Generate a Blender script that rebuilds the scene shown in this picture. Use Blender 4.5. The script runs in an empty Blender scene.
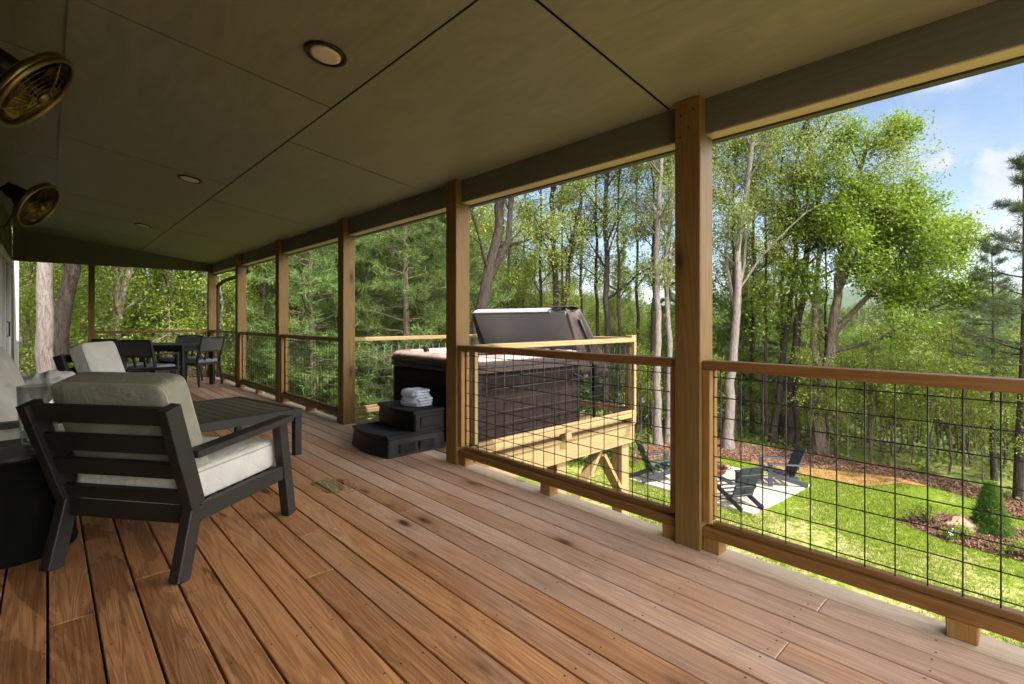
import bpy, bmesh, math, random
import numpy as np
from mathutils import Vector, Matrix, noise as mnoise

R = math.radians
PI = math.pi
sc = bpy.context.scene
col = sc.collection
random.seed(7)

# ------------------------------------------------------------------ helpers
def tag(o, label=None, cat=None, group=None, kind=None):
    if label: o['label'] = label
    if cat: o['category'] = cat
    if group: o['group'] = group
    if kind: o['kind'] = kind
    return o

def empty(name, loc=(0, 0, 0), rz=0.0, label=None, cat=None, group=None):
    o = bpy.data.objects.new(name, None)
    o.empty_display_size = 0.1
    col.objects.link(o)
    o.location = loc
    o.rotation_euler = (0, 0, rz)
    return tag(o, label, cat, group)

def copy_tree(o, parent=None):
    c = o.copy()
    col.objects.link(c)
    if parent is not None:
        c.parent = parent
    for ch in list(o.children):
        copy_tree(ch, c)
    return c

def frame_mat(x, z):
    """matrix whose local X runs along x and local Z as near z as possible"""
    x = Vector(x).normalized()
    z = Vector(z)
    y = z.cross(x)
    if y.length < 1e-5:
        y = Vector((0, 1, 0)).cross(x)
    y.normalize()
    z = x.cross(y)
    return Matrix((x, y, z)).transposed()

class MB:
    def __init__(self):
        self.v = []; self.f = []
    def add(self, vs, fs):
        b = len(self.v)
        self.v.extend([tuple(p) for p in vs])
        self.f.extend([tuple(b + i for i in f) for f in fs])
        return self
    def box(self, x0, x1, y0, y1, z0, z1):
        return self.add([(x0,y0,z0),(x1,y0,z0),(x1,y1,z0),(x0,y1,z0),(x0,y0,z1),(x1,y0,z1),(x1,y1,z1),(x0,y1,z1)],
                        [(0,3,2,1),(4,5,6,7),(0,1,5,4),(1,2,6,5),(2,3,7,6),(3,0,4,7)])
    def bar(self, p, q, w, h, up=(0, 0, 1)):
        """box from p to q, w wide (sideways) and h high"""
        p = Vector(p); q = Vector(q)
        m = frame_mat(q - p, up); L = (q - p).length
        vs = []
        for z in (-h/2, h/2):
            for x, y in ((0,-w/2),(L,-w/2),(L,w/2),(0,w/2)):
                vs.append(p + m @ Vector((x, y, z)))
        return self.add(vs, [(0,3,2,1),(4,5,6,7),(0,1,5,4),(1,2,6,5),(2,3,7,6),(3,0,4,7)])
    def tube(self, pts, rads, n=8, cap=True):
        pts = [Vector(p) for p in pts]
        if not hasattr(rads, '__len__'): rads = [rads] * len(pts)
        vs = []; fs = []
        ref = None
        for i, p in enumerate(pts):
            t = (pts[min(i+1, len(pts)-1)] - pts[max(i-1, 0)])
            if t.length < 1e-9: t = Vector((0,0,1))
            t.normalize()
            if ref is None:
                ref = Vector((1,0,0)) if abs(t.x) < .8 else Vector((0,1,0))
            a = ref - t * ref.dot(t)
            if a.length < 1e-4:
                a = Vector((0,1,0)) - t * t.y
            a.normalize(); ref = a
            b = t.cross(a)
            for k in range(n):
                an = 2*PI*k/n
                vs.append(p + (a*math.cos(an) + b*math.sin(an)) * rads[i])
        for i in range(len(pts)-1):
            for k in range(n):
                k2 = (k+1) % n
                fs.append((i*n+k, i*n+k2, (i+1)*n+k2, (i+1)*n+k))
        if cap:
            fs.append(tuple(range(n-1, -1, -1)))
            fs.append(tuple((len(pts)-1)*n + k for k in range(n)))
        return self.add(vs, fs)
    def ring(self, c, nrm, rad, r, n=32, m=6):
        nrm = Vector(nrm).normalized(); c = Vector(c)
        a = nrm.orthogonal().normalized(); b = nrm.cross(a)
        vs = []; fs = []
        for i in range(n):
            t = 2*PI*i/n
            d = a*math.cos(t) + b*math.sin(t)
            for k in range(m):
                u = 2*PI*k/m
                vs.append(c + d*(rad + r*math.cos(u)) + nrm*r*math.sin(u))
        for i in range(n):
            for k in range(m):
                fs.append((i*m+k, ((i+1)%n)*m+k, ((i+1)%n)*m+(k+1)%m, i*m+(k+1)%m))
        return self.add(vs, fs)
    def loft(self, loops, close_bottom=False, close_top=False):
        n = len(loops[0]); vs = [p for l in loops for p in l]; fs = []
        for i in range(len(loops)-1):
            for k in range(n):
                fs.append((i*n+k, i*n+(k+1)%n, (i+1)*n+(k+1)%n, (i+1)*n+k))
        if close_bottom: fs.append(tuple(range(n-1, -1, -1)))
        if close_top: fs.append(tuple((len(loops)-1)*n + k for k in range(n)))
        return self.add(vs, fs)
    def lathe(self, prof, n=24, c=(0,0,0), mat=None):
        loops = []
        for r, z in prof:
            l = []
            for k in range(n):
                v = Vector((r*math.cos(2*PI*k/n), r*math.sin(2*PI*k/n), z))
                if mat is not None: v = mat @ v
                l.append(v + Vector(c))
            loops.append(l)
        return self.loft(loops, True, True)
    def prism(self, poly, axis, a, b):
        """poly of (u,v) extruded along axis from a to b; axis 'x': (y,z), 'y': (x,z), 'z': (x,y)"""
        def P(u, v, w):
            return {'x': (w, u, v), 'y': (u, w, v), 'z': (u, v, w)}[axis]
        n = len(poly)
        vs = [P(u, v, a) for u, v in poly] + [P(u, v, b) for u, v in poly]
        fs = [tuple(range(n-1, -1, -1)), tuple(range(n, 2*n))]
        fs += [(k, (k+1) % n, n + (k+1) % n, n + k) for k in range(n)]
        return self.add(vs, fs)
    def sell(self, c, abc, e1=.3, e2=.3, m=None, nu=28, nv=16, bulge=0.0):
        """superellipsoid cushion"""
        def sp(w, e): return math.copysign(abs(w)**e, w)
        loops = []
        for i in range(nv+1):
            ph = -PI/2 + PI*i/nv
            ph = max(-PI/2+1e-3, min(PI/2-1e-3, ph))
            l = []
            for k in range(nu):
                th = 2*PI*k/nu
                p = Vector((abc[0]*sp(math.cos(ph), e1)*sp(math.cos(th), e2),
                            abc[1]*sp(math.cos(ph), e1)*sp(math.sin(th), e2),
                            abc[2]*sp(math.sin(ph), e1)))
                if bulge:
                    q = (1-(p.x/abc[0])**2)*(1-(p.y/abc[1])**2)
                    p.z += bulge*q*(1 if p.z > 0 else -1)
                if m is not None: p = m @ p
                l.append(p + Vector(c))
            loops.append(l)
        return self.loft(loops, True, True)
    def build(self, name, mat, parent=None, bevel=0.0, smooth=False, seg=1):
        me = bpy.data.meshes.new(name)
        me.from_pydata([tuple(v) for v in self.v], [], self.f)
        bm = bmesh.new(); bm.from_mesh(me)
        bmesh.ops.recalc_face_normals(bm, faces=bm.faces)
        if bevel > 0:
            ed = [e for e in bm.edges if len(e.link_faces) == 2 and e.calc_face_angle(0) > 0.5]
            bmesh.ops.bevel(bm, geom=ed, offset=bevel, segments=seg, affect='EDGES', clamp_overlap=True)
        bm.to_mesh(me); bm.free()
        if smooth:
            me.polygons.foreach_set('use_smooth', [True]*len(me.polygons))
        if isinstance(mat, (list, tuple)):
            for m_ in mat: me.materials.append(m_)
        else:
            me.materials.append(mat)
        o = bpy.data.objects.new(name, me)
        col.objects.link(o)
        if parent is not None: o.parent = parent
        return o

def np_mesh(name, V, F, mat, parent=None, smooth=False):
    """V (n,3), F (m,k) numpy -> object"""
    me = bpy.data.meshes.new(name)
    k = F.shape[1]
    me.vertices.add(len(V)); me.vertices.foreach_set('co', np.ascontiguousarray(V, dtype=np.float32).ravel())
    me.loops.add(F.size); me.loops.foreach_set('vertex_index', np.ascontiguousarray(F, dtype=np.int32).ravel())
    me.polygons.add(len(F)); me.polygons.foreach_set('loop_start', np.arange(0, F.size, k, dtype=np.int32))
    if smooth: me.polygons.foreach_set('use_smooth', np.ones(len(F), dtype=bool))
    me.update(calc_edges=True); me.validate()
    me.materials.append(mat)
    o = bpy.data.objects.new(name, me); col.objects.link(o)
    if parent is not None: o.parent = parent
    return o

# ------------------------------------------------------------------ materials
class NT:
    def __init__(self, name):
        self.m = bpy.data.materials.new(name); self.m.use_nodes = True
        self.t = self.m.node_tree; self.t.nodes.clear()
        self.out = self.t.nodes.new('ShaderNodeOutputMaterial')
    def n(self, typ, **kw):
        x = self.t.nodes.new(typ)
        for k, v in kw.items(): setattr(x, k, v)
        return x
    def l(self, a, b): self.t.links.new(a, b)
    def set(self, sock, val):
        if hasattr(val, 'is_output') or isinstance(val, bpy.types.NodeSocket): self.l(val, sock)
        else: sock.default_value = val
    def math(self, op, a, b=None, clamp=False):
        x = self.n('ShaderNodeMath', operation=op, use_clamp=clamp)
        self.set(x.inputs[0], a)
        if b is not None: self.set(x.inputs[1], b)
        return x.outputs[0]
    def mix(self, f, a, b, blend='MIX'):
        x = self.n('ShaderNodeMix', data_type='RGBA', blend_type=blend)
        self.set(x.inputs[0], f)
        self.set(x.inputs[6], a if isinstance(a, bpy.types.NodeSocket) else (*a, 1) if len(a) == 3 else a)
        self.set(x.inputs[7], b if isinstance(b, bpy.types.NodeSocket) else (*b, 1) if len(b) == 3 else b)
        return x.outputs[2]
    def ramp(self, f, stops):
        x = self.n('ShaderNodeValToRGB'); cr = x.color_ramp
        while len(cr.elements) < len(stops): cr.elements.new(0.5)
        for e, (p, c) in zip(cr.elements, stops):
            e.position = p; e.color = (*c, 1) if len(c) == 3 else c
        self.l(f, x.inputs[0]); return x.outputs[0]
    def rng(self, f, a, b, c=0.0, d=1.0):
        x = self.n('ShaderNodeMapRange'); x.clamp = True
        self.l(f, x.inputs[0])
        for i, v in enumerate((a, b, c, d)): x.inputs[i+1].default_value = v
        return x.outputs[0]
    def coord(self, what='Object'): return self.n('ShaderNodeTexCoord').outputs[what]
    def mapping(self, v, scale=(1,1,1), loc=(0,0,0)):
        x = self.n('ShaderNodeMapping'); self.l(v, x.inputs[0])
        x.inputs['Scale'].default_value = scale; x.inputs['Location'].default_value = loc
        return x.outputs[0]
    def noise(self, v, scale, detail=4, rough=.55, dist=0.0):
        x = self.n('ShaderNodeTexNoise'); self.l(v, x.inputs['Vector'])
        x.inputs['Scale'].default_value = scale; x.inputs['Detail'].default_value = detail
        x.inputs['Roughness'].default_value = rough; x.inputs['Distortion'].default_value = dist
        return x.outputs[0]
    def bump(self, h, strength=.3, dist=.01):
        x = self.n('ShaderNodeBump'); x.inputs['Strength'].default_value = strength
        x.inputs['Distance'].default_value = dist; self.l(h, x.inputs['Height']); return x.outputs[0]
    def bsdf(self, colr, rough=.6, metal=0.0, normal=None, spec=.5, **kw):
        b = self.n('ShaderNodeBsdfPrincipled')
        self.set(b.inputs['Base Color'], colr if isinstance(colr, bpy.types.NodeSocket) else (*colr, 1))
        self.set(b.inputs['Roughness'], rough); self.set(b.inputs['Metallic'], metal)
        b.inputs['Specular IOR Level'].default_value = spec
        if normal is not None: self.l(normal, b.inputs['Normal'])
        for k, v in kw.items(): self.set(b.inputs[k], v)
        self.l(b.outputs[0], self.out.inputs[0]); return b

def rand_island(t):
    return t.n('ShaderNodeNewGeometry').outputs['Random Per Island']

def plain(name, c, rough=.6, metal=0.0, var=.15, scale=8.0, bump=.1, bscale=60.0, spec=.5, **kw):
    t = NT(name); v = t.coord()
    n = t.noise(v, scale, 4)
    c0 = tuple(x*(1-var) for x in c); c1 = tuple(min(1, x*(1+var)) for x in c)
    cc = t.mix(t.rng(n, .3, .7), c0, c1)
    nb = t.noise(v, bscale, 3)
    t.bsdf(cc, t.rng(n, .2, .8, max(.03, rough-.08), min(1, rough+.08)), metal, t.bump(nb, bump, .004), spec, **kw)
    return t.m

def wood(name, axis, dark, light, rough=.55, knots=.6, vary=.35, bump=.25, grey=None, wet=False):
    """sawn softwood, grain along axis (0,1,2); each board drifts in tone"""
    t = NT(name)
    v = t.coord()
    ri = rand_island(t); oi = t.n('ShaderNodeObjectInfo').outputs['Random']
    off = t.math('ADD', t.math('MULTIPLY', ri, 37.0), t.math('MULTIPLY', oi, 91.0))
    cx = t.n('ShaderNodeCombineXYZ')
    for i in range(3): t.l(off, cx.inputs[i])
    va = t.n('ShaderNodeVectorMath', operation='ADD'); t.l(v, va.inputs[0]); t.l(cx.outputs[0], va.inputs[1])
    v2 = va.outputs[0]
    s_big = [11.0]*3; s_big[axis] = .6
    s_fine = [130.0]*3; s_fine[axis] = 2.2
    big = t.noise(t.mapping(v2, s_big), 1.0, 3, .5, .6)
    # growth-ring lines: bands of the slow noise
    bands = t.math('FRACT', t.math('MULTIPLY', big, 13.0))
    bands = t.math('ABSOLUTE', t.math('SUBTRACT', bands, .5))
    bands = t.rng(bands, .0, .5)
    fine = t.noise(t.mapping(v2, s_fine), 1.0, 4, .6)
    g = t.math('ADD', t.math('MULTIPLY', bands, .30), t.math('MULTIPLY', fine, .70))
    base = t.mix(t.rng(g, .18, .80), dark, light)
    # tone of the board
    tone = t.math('ADD', 1.0 - vary/2, t.math('MULTIPLY', ri, vary))
    hs = t.n('ShaderNodeHueSaturation'); t.l(base, hs.inputs['Color']); t.l(tone, hs.inputs['Value'])
    hs.inputs['Saturation'].default_value = 1.0
    base = hs.outputs[0]
    if grey is not None:   # weathered patches, ramped by x so the colour also holds the light falloff
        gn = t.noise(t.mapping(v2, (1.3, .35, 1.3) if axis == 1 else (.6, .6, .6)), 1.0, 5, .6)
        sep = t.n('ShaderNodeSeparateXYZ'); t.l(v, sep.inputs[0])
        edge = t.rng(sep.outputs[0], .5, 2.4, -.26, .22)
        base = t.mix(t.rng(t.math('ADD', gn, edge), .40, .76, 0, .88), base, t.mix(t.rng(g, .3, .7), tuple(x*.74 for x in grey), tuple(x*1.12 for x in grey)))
    if knots:
        ks = [6.0]*3; ks[axis] = 2.2
        vo = t.n('ShaderNodeTexVoronoi'); t.l(t.mapping(v2, ks), vo.inputs['Vector'])
        vo.inputs['Scale'].default_value = 1.0; vo.inputs['Randomness'].default_value = 1.0
        sp = t.n('ShaderNodeSeparateColor'); t.l(vo.outputs['Color'], sp.inputs[0])
        pick = t.rng(sp.outputs[0], .62, .66)
        spot = t.math('MULTIPLY', t.rng(vo.outputs['Distance'], .20, .07), pick)
        halo = t.math('MULTIPLY', t.rng(vo.outputs['Distance'], .42, .12), pick)
        base = t.mix(t.math('MULTIPLY', halo, .35*knots), base, tuple(x*.55 for x in dark))
        base = t.mix(t.math('MULTIPLY', spot, knots), base, tuple(x*.28 for x in dark))
    ro = t.rng(fine, .3, .7, rough-.08, rough+.1)
    if wet:
        wn = t.noise(t.mapping(v2, (3.0, .9, 3.0)), 1.0, 4, .55, .8)
        sep2 = t.n('ShaderNodeSeparateXYZ'); t.l(v, sep2.inputs[0])
        wx = t.rng(sep2.outputs[0], -.4, 1.3, .14, -.16)
        # puddles left by the rain
        dam = t.rng(t.math('ADD', wn, wx), .54, .58)
        base = t.mix(t.math('MULTIPLY', dam, .42), base, tuple(x*.5 for x in dark))
        ro = t.math('SUBTRACT', ro, t.math('MULTIPLY', dam, .22))
        gp = t.n('ShaderNodeVectorMath', operation='SUBTRACT'); t.l(v, gp.inputs[0]); gp.inputs[1].default_value = (1.50, 3.47, 0)
        ln = t.n('ShaderNodeVectorMath', operation='LENGTH'); 
        t.l(t.mapping(gp.outputs[0], (1.0, .62, 0)), ln.inputs[0])
        pn = t.noise(v, 9.0, 3)
        pud = t.rng(t.math('ADD', ln.outputs['Value'], t.math('MULTIPLY', pn, .16)), .215, .185)
        base = t.mix(t.math('MULTIPLY', pud, .45), base, tuple(x*.5 for x in dark))
        ro = t.math('MULTIPLY', ro, t.math('SUBTRACT', 1.0, t.math('MULTIPLY', pud, .95)))
        nb = t.math('MULTIPLY', g, t.math('SUBTRACT', 1.0, pud))
    else:
        nb = g
    bs = t.bsdf(base, ro, 0.0, t.bump(nb, bump, .004), .4)
    if wet:
        t.l(pud, bs.inputs['Coat Weight']); bs.inputs['Coat Roughness'].default_value = .02
    return t.m

def leafmat(name, c1, c2, trans=.38, rough=.5, c3=None):
    t = NT(name)
    ri = rand_island(t)
    st = [(0, c1), (1, c2)] if c3 is None else [(0, c1), (.82, c2), (1, c3)]
    c = t.ramp(ri, st)
    oi = t.n('ShaderNodeObjectInfo').outputs['Random']
    hs = t.n('ShaderNodeHueSaturation'); t.l(c, hs.inputs['Color'])
    t.l(t.rng(oi, 0, 1, .82, 1.18), hs.inputs['Value']); t.l(t.rng(oi, 0, 1, .485, .512), hs.inputs['Hue'])
    c = hs.outputs[0]
    d = t.n('ShaderNodeBsdfPrincipled'); t.l(c, d.inputs['Base Color']); d.inputs['Roughness'].default_value = rough
    d.inputs['Specular IOR Level'].default_value = .3
    tr = t.n('ShaderNodeBsdfTranslucent')
    t.l(t.mix(.5, c, (.30, .42, .03), 'MIX') , tr.inputs[0])
    mx = t.n('ShaderNodeMixShader'); mx.inputs[0].default_value = trans
    t.l(d.outputs[0], mx.inputs[1]); t.l(tr.outputs[0], mx.inputs[2]); t.l(mx.outputs[0], t.out.inputs[0])
    return t.m

def bark(name, dark, light, sc_=1.0, bump=.8, patch=None):
    t = NT(name); v = t.coord()
    oi = t.n('ShaderNodeObjectInfo').outputs['Random']
    n1 = t.noise(t.mapping(v, (14*sc_, 14*sc_, 2.4*sc_)), 1.0, 6, .65, .5)
    n2 = t.noise(v, 2.2, 3)
    c = t.mix(t.rng(n1, .34, .62), dark, light)
    c = t.mix(t.rng(t.noise(t.mapping(v, (26, 26, 12)), 1.0, 3, .7), .58, .68, 0, .75), c, tuple(x*.55 for x in dark))
    if patch: c = t.mix(t.rng(n2, .48, .62, 0, .7), c, patch)
    t.bsdf(c, .9, 0, t.bump(n1, bump, .03), .2)
    return t.m

M = {}
M['post'] = wood('post_wood', 2, (.095, .050, .0105), (.185, .106, .0265), .65, 1.0, .25)
M['rail_x'] = wood('rail_wood_x', 0, (.105, .046, .011), (.185, .088, .023), .5, .5, .25)
M['rail_z'] = wood('rail_wood_z', 2, (.15, .073, .018), (.26, .138, .038), .5, .5, .25)
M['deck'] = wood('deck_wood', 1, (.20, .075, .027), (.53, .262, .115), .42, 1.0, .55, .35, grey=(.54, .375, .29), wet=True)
M['deckedge'] = wood('deck_edge_wood', 1, (.40, .29, .20), (.60, .47, .36), .65, .6, .2, .3)
M['new_x'] = wood('new_wood_x', 0, (.19, .118, .046), (.30, .212, .100), .6, .5, .2)
M['new_y'] = wood('new_wood_y', 1, (.19, .118, .046), (.30, .212, .100), .6, .5, .25)
M['new_z'] = wood('new_wood_z', 2, (.19, .118, .046), (.30, .212, .100), .6, .5, .2)
M['under'] = plain('old_framing_shaded', (.05, .035, .022), .9)  # old framing, darkened so the gaps between boards look shaded
def ply():
    t = NT('ceiling_paint'); v = t.coord()
    ri = rand_island(t)
    f = t.noise(t.mapping(v, (7, 1.3, 7)), 1.0, 6, .65, 1.8)
    f2 = t.noise(t.mapping(v, (60, 5, 60)), 1.0, 4)
    c = t.mix(t.rng(f, .3, .7), (.160, .154, .108), (.255, .242, .172))
    c = t.mix(t.math('MULTIPLY', t.rng(ri, 0, 1), .25), c, (.19, .184, .135))
    t.bsdf(c, t.rng(f, .3, .7, .42, .62), 0, t.bump(t.math('ADD', f, t.math('MULTIPLY', f2, .6)), .22, .004), .45)
    return t.m
M['ply'] = ply()
def paint_wood(name, c, axis):
    t = NT(name); v = t.coord()
    s = [45.0]*3; s[axis] = 2.0
    f = t.noise(t.mapping(v, s), 1.0, 5, .6, .8)
    t.bsdf(t.mix(t.rng(f, .3, .7), tuple(x*.88 for x in c), tuple(x*1.1 for x in c)), .6, 0, t.bump(f, .5, .004), .35)
    return t.m
M['beam'] = paint_wood('beam_paint', (.115, .112, .078), 1)
M['beam_x'] = paint_wood('header_paint', (.10, .088, .048), 0)
M['soffit'] = paint_wood('soffit_board', (.46, .37, .24), 1)
M['fascia'] = plain('fascia_metal', (.045, .040, .034), .45)
M['siding'] = paint_wood('siding_paint', (.125, .12, .075), 1)
M['white'] = plain('white_trim', (.74, .75, .74), .45, var=.04)
M['roof'] = plain('shingle', (.07, .065, .06), .9, var=.4, scale=30)
M['wire'] = plain('black_wire', (.012, .012, .012), .45, .3)
M['lit_wire'] = plain('lit_black_wire', (.10, .10, .10), .4, .6)  # paler copy of the black wire, the lit look put into its colour
M['char'] = plain('charcoal_frame', (.0125, .0098, .0078), .52, var=.2, scale=20, bump=.25, bscale=120)
M['char_y'] = wood('charcoal_slat', 1, (.050, .040, .033), (.090, .073, .060), .5, 0, .18, .3)
M['darkblk'] = plain('black_fabric', (.0025, .0025, .0025), .9, spec=.15)
M['plastic'] = plain('black_plastic', (.0048, .0048, .0052), .42, var=.2, bump=.3, bscale=180, spec=.32)
def fabric(name, c):
    t = NT(name); v = t.coord()
    n = t.noise(v, 6, 3); w = t.noise(v, 380, 2)
    t.bsdf(t.mix(t.rng(n, .3, .7), tuple(x*.9 for x in c), tuple(min(1, x*1.06) for x in c)), .9, 0,
           t.bump(t.math('ADD', t.math('MULTIPLY', w, .15), t.noise(v, 9, 4, .6, .8)), .6, .03), .15)
    return t.m
M['cush'] = fabric('linen_cushion', (.52, .49, .42))
M['cushl'] = fabric('pale_cushion', (.54, .52, .475))
M['cushg'] = fabric('khaki_cushion', (.275, .262, .205))
M['piping'] = fabric('piping', (.38, .36, .29))
M['dining'] = plain('dining_charcoal', (.012, .012, .013), .5)
M['weave'] = plain('dark_weave', (.075, .075, .078), .7, bump=.8, bscale=220)
M['dcush'] = fabric('slate_cushion', (.20, .205, .25))
M['blanket'] = fabric('throw', (.50, .49, .48))
M['brass'] = plain('aged_brass', (.25, .18, .075), .34, 1.0, var=.12, scale=12, bump=.03)
M['blade_metal'] = plain('blade_metal', (.20, .135, .05), .4, 1.0, var=.15, bump=.03)
M['bronze'] = plain('dark_bronze', (.030, .022, .013), .4, .7)
M['lens'] = plain('frosted_lens', (.58, .48, .43), .35, var=.03)
M['towel'] = fabric('towel', (.50, .53, .63))
M['skirt'] = None
def skirt():
    t = NT('tub_skirt'); v = t.coord()
    n = t.noise(t.mapping(v, (30, 30, 3)), 1.0, 3); n2 = t.noise(v, 2.5, 3)
    c = t.mix(t.rng(n, .3, .7), (.013, .007, .006), (.024, .014, .012))
    t.bsdf(c, t.rng(n2, .3, .7, .6, .75), 0, t.bump(n, .15, .003), .12); return t.m
M['skirt'] = skirt()
def shell():
    t = NT('marbled_acrylic'); v = t.coord()
    n = t.noise(v, 5, 6, .7, 1.5)
    c = t.ramp(n, [(.3, (.20, .11, .085)), (.48, (.42, .30, .26)), (.62, (.50, .40, .36)), (.8, (.28, .17, .14))])
    t.bsdf(c, .12, 0, None, .5); return t.m
M['shell'] = shell()
M['foam'] = plain('grey_foam', (.27, .275, .29), .7, var=.06, bump=.2)
M['foamtop'] = plain('grey_vinyl', (.42, .43, .45), .5, var=.05)
M['vinyl'] = plain('brown_vinyl', (.030, .017, .014), .58, var=.25, bump=.5, bscale=30)
def watr():
    t = NT('tub_water'); v = t.coord()
    t.bsdf((.75, .86, .88), .04, 0, t.bump(t.noise(v, 14, 3), .25, .02), .5, **{'Transmission Weight': .9, 'IOR': 1.33}); return t.m
M['water'] = watr()
def glass():
    t = NT('clear_glass')
    tr = t.n('ShaderNodeBsdfTransparent'); tr.inputs[0].default_value = (.93, .95, .94, 1)
    gl = t.n('ShaderNodeBsdfGlossy'); gl.inputs['Roughness'].default_value = .03
    lw = t.n('ShaderNodeLayerWeight'); lw.inputs[0].default_value = .35
    mx = t.n('ShaderNodeMixShader'); t.l(t.rng(lw.outputs['Facing'], 0, 1, .05, .75), mx.inputs[0])
    t.l(tr.outputs[0], mx.inputs[1]); t.l(gl.outputs[0], mx.inputs[2]); t.l(mx.outputs[0], t.out.inputs[0]); return t.m
M['glass'] = glass()
def pane():
    t = NT('door_glass'); t.bsdf((.03, .035, .04), .05, 0, None, .6); return t.m
M['pane'] = pane()
M['yellow'] = plain('yellow_petal', (.62, .46, .03), .6)
M['adir'] = plain('slate_poly', (.026, .030, .040), .5, var=.15, bump=.2, bscale=90)
def concrete():
    t = NT('concrete'); v = t.coord()
    n = t.noise(v, 1.2, 6, .6); n2 = t.noise(v, 30, 4)
    c = t.mix(t.rng(n, .35, .7), (.30, .26, .215), (.40, .36, .31))
    c = t.mix(t.rng(n, .52, .68, 0, .6), c, (.34, .25, .17))
    t.bsdf(c, .85, 0, t.bump(n2, .2, .004), .2); return t.m
M['conc'] = concrete()
M['rust'] = plain('rusty_steel', (.16, .055, .025), .75, .4, var=.4)
M['stone'] = plain('tan_boulder', (.36, .22, .13), .85, var=.25, scale=5, bump=.6, bscale=14)
def grass_ground():
    t = NT('lawn_soil'); v = t.coord()
    n = t.noise(v, .8, 5, .6); n2 = t.noise(v, 7, 5, .65); n3 = t.noise(v, 60, 3)
    c = t.mix(t.rng(n2, .35, .65), (.080, .130, .008), (.150, .205, .014))
    sx = t.n('ShaderNodeSeparateXYZ'); t.l(v, sx.inputs[0])
    near = t.rng(sx.outputs[0], 8.0, 14.5, .085, -.05)
    c = t.mix(t.rng(t.math('ADD', near, t.math('ADD', t.math('MULTIPLY', n, .5), t.math('MULTIPLY', n2, .5))), .50, .60, 0, .85), c, (.34, .285, .12))
    t.bsdf(c, .95, 0, t.bump(t.math('ADD', n3, n2), .7, .03), .1); return t.m
M['lawn'] = grass_ground()
def mulch_mat():
    t = NT('bark_mulch'); v = t.coord()
    n = t.noise(v, 22, 6, .7, 1.0); n1 = t.noise(v, 1.1, 3)
    c = t.ramp(n, [(.32, (.032, .013, .008)), (.5, (.115, .052, .030)), (.62, (.18, .095, .062)), (.75, (.25, .16, .12))])
    t.bsdf(c, .95, 0, t.bump(n, .9, .03), .1); return t.m
M['mulch'] = mulch_mat()
def clay():
    t = NT('red_clay'); v = t.coord()
    n = t.noise(v, 5, 6, .65)
    c = t.ramp(n, [(.3, (.20, .080, .034)), (.5, (.32, .15, .062)), (.7, (.38, .21, .11))])
    t.bsdf(c, .95, 0, t.bump(n, .7, .03), .1); return t.m
M['clay'] = clay()
def floor_mat():
    t = NT('forest_floor'); v = t.coord()
    n = t.noise(v, 1.3, 6, .65); n2 = t.noise(v, .12, 4); n3 = t.noise(v, 18, 4)
    c = t.ramp(n, [(.3, (.06, .07, .018)), (.5, (.12, .145, .030)), (.62, (.19, .19, .06)), (.8, (.15, .09, .05))])
    far = t.ramp(n2, [(.35, (.030, .050, .012)), (.6, (.055, .080, .018))])
    ln = t.n('ShaderNodeVectorMath', operation='LENGTH'); t.l(v, ln.inputs[0])
    c = t.mix(t.rng(ln.outputs['Value'], 40, 110), c, far)
    t.bsdf(c, .95, 0, t.bump(t.math('ADD', n, n3), .6, .1), .1); return t.m
M['floor'] = floor_mat()
M['bark_pale'] = bark('pale_bark', (.10, .078, .066), (.255, .215, .19), 2.0, .8, (.19, .16, .145))
M['bark_dark'] = bark('dark_bark', (.018, .013, .010), (.062, .046, .036), 2.2, 1.0)
M['bark_mid'] = bark('brown_bark', (.050, .036, .026), (.16, .12, .09), 2.0, .9)
M['twig'] = bark('dead_twig', (.14, .10, .075), (.32, .26, .21), 2.0, .4)
M['maple'] = leafmat('maple_leaf', (.080, .150, .008), (.185, .285, .016), .36)
M['spring'] = leafmat('spring_leaf', (.100, .140, .015), (.215, .250, .034), .34, .5, (.26, .20, .09))
M['fresh'] = leafmat('fresh_leaf', (.075, .125, .012), (.195, .250, .022), .34, .5, (.24, .21, .06))
M['pine'] = leafmat('pine_needle', (.055, .095, .024), (.150, .210, .055), .28, .55)
M['pined'] = leafmat('dark_needle', (.014, .026, .010), (.040, .058, .022), .22, .55)
M['shrub'] = leafmat('shrub_leaf', (.065, .115, .012), (.175, .230, .024), .42)
M['under_l'] = leafmat('undergrowth_leaf', (.036, .058, .009), (.105, .140, .020), .32, .6, (.13, .09, .04))
M['spruce'] = leafmat('spruce_needle', (.030, .075, .010), (.080, .160, .020), .3, .55)
M['ustory'] = leafmat('understory_leaf', (.042, .080, .008), (.125, .185, .015), .34)
M['blade'] = leafmat('grass_blade', (.100, .142, .014), (.200, .240, .026), .36, .5, (.38, .33, .14))
M['farleaf'] = leafmat('far_leaf', (.028, .046, .009), (.088, .112, .022), .25, .7)
M['chip'] = leafmat('mulch_chip', (.050, .021, .012), (.17, .085, .055), .0, .9, (.27, .18, .13))
M['petal'] = plain('white_petal', (.8, .8, .8), .6)

# ------------------------------------------------------------------ camera, light, sky
CAM = (0.0, 0.0, 1.18)
HEAD = R(42.92)
cd = bpy.data.cameras.new('camera'); cam = bpy.data.objects.new('camera', cd); col.objects.link(cam)
cam.location = CAM; cam.rotation_euler = (R(90), 0, -HEAD)
cd.sensor_width = 36; cd.lens = 500.0/1024*36; cd.shift_y = -(342-319.7)/1024
cd.clip_start = .05; cd.clip_end = 12000
sc.camera = cam
sc.render.resolution_x = 1024; sc.render.resolution_y = 684

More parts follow.
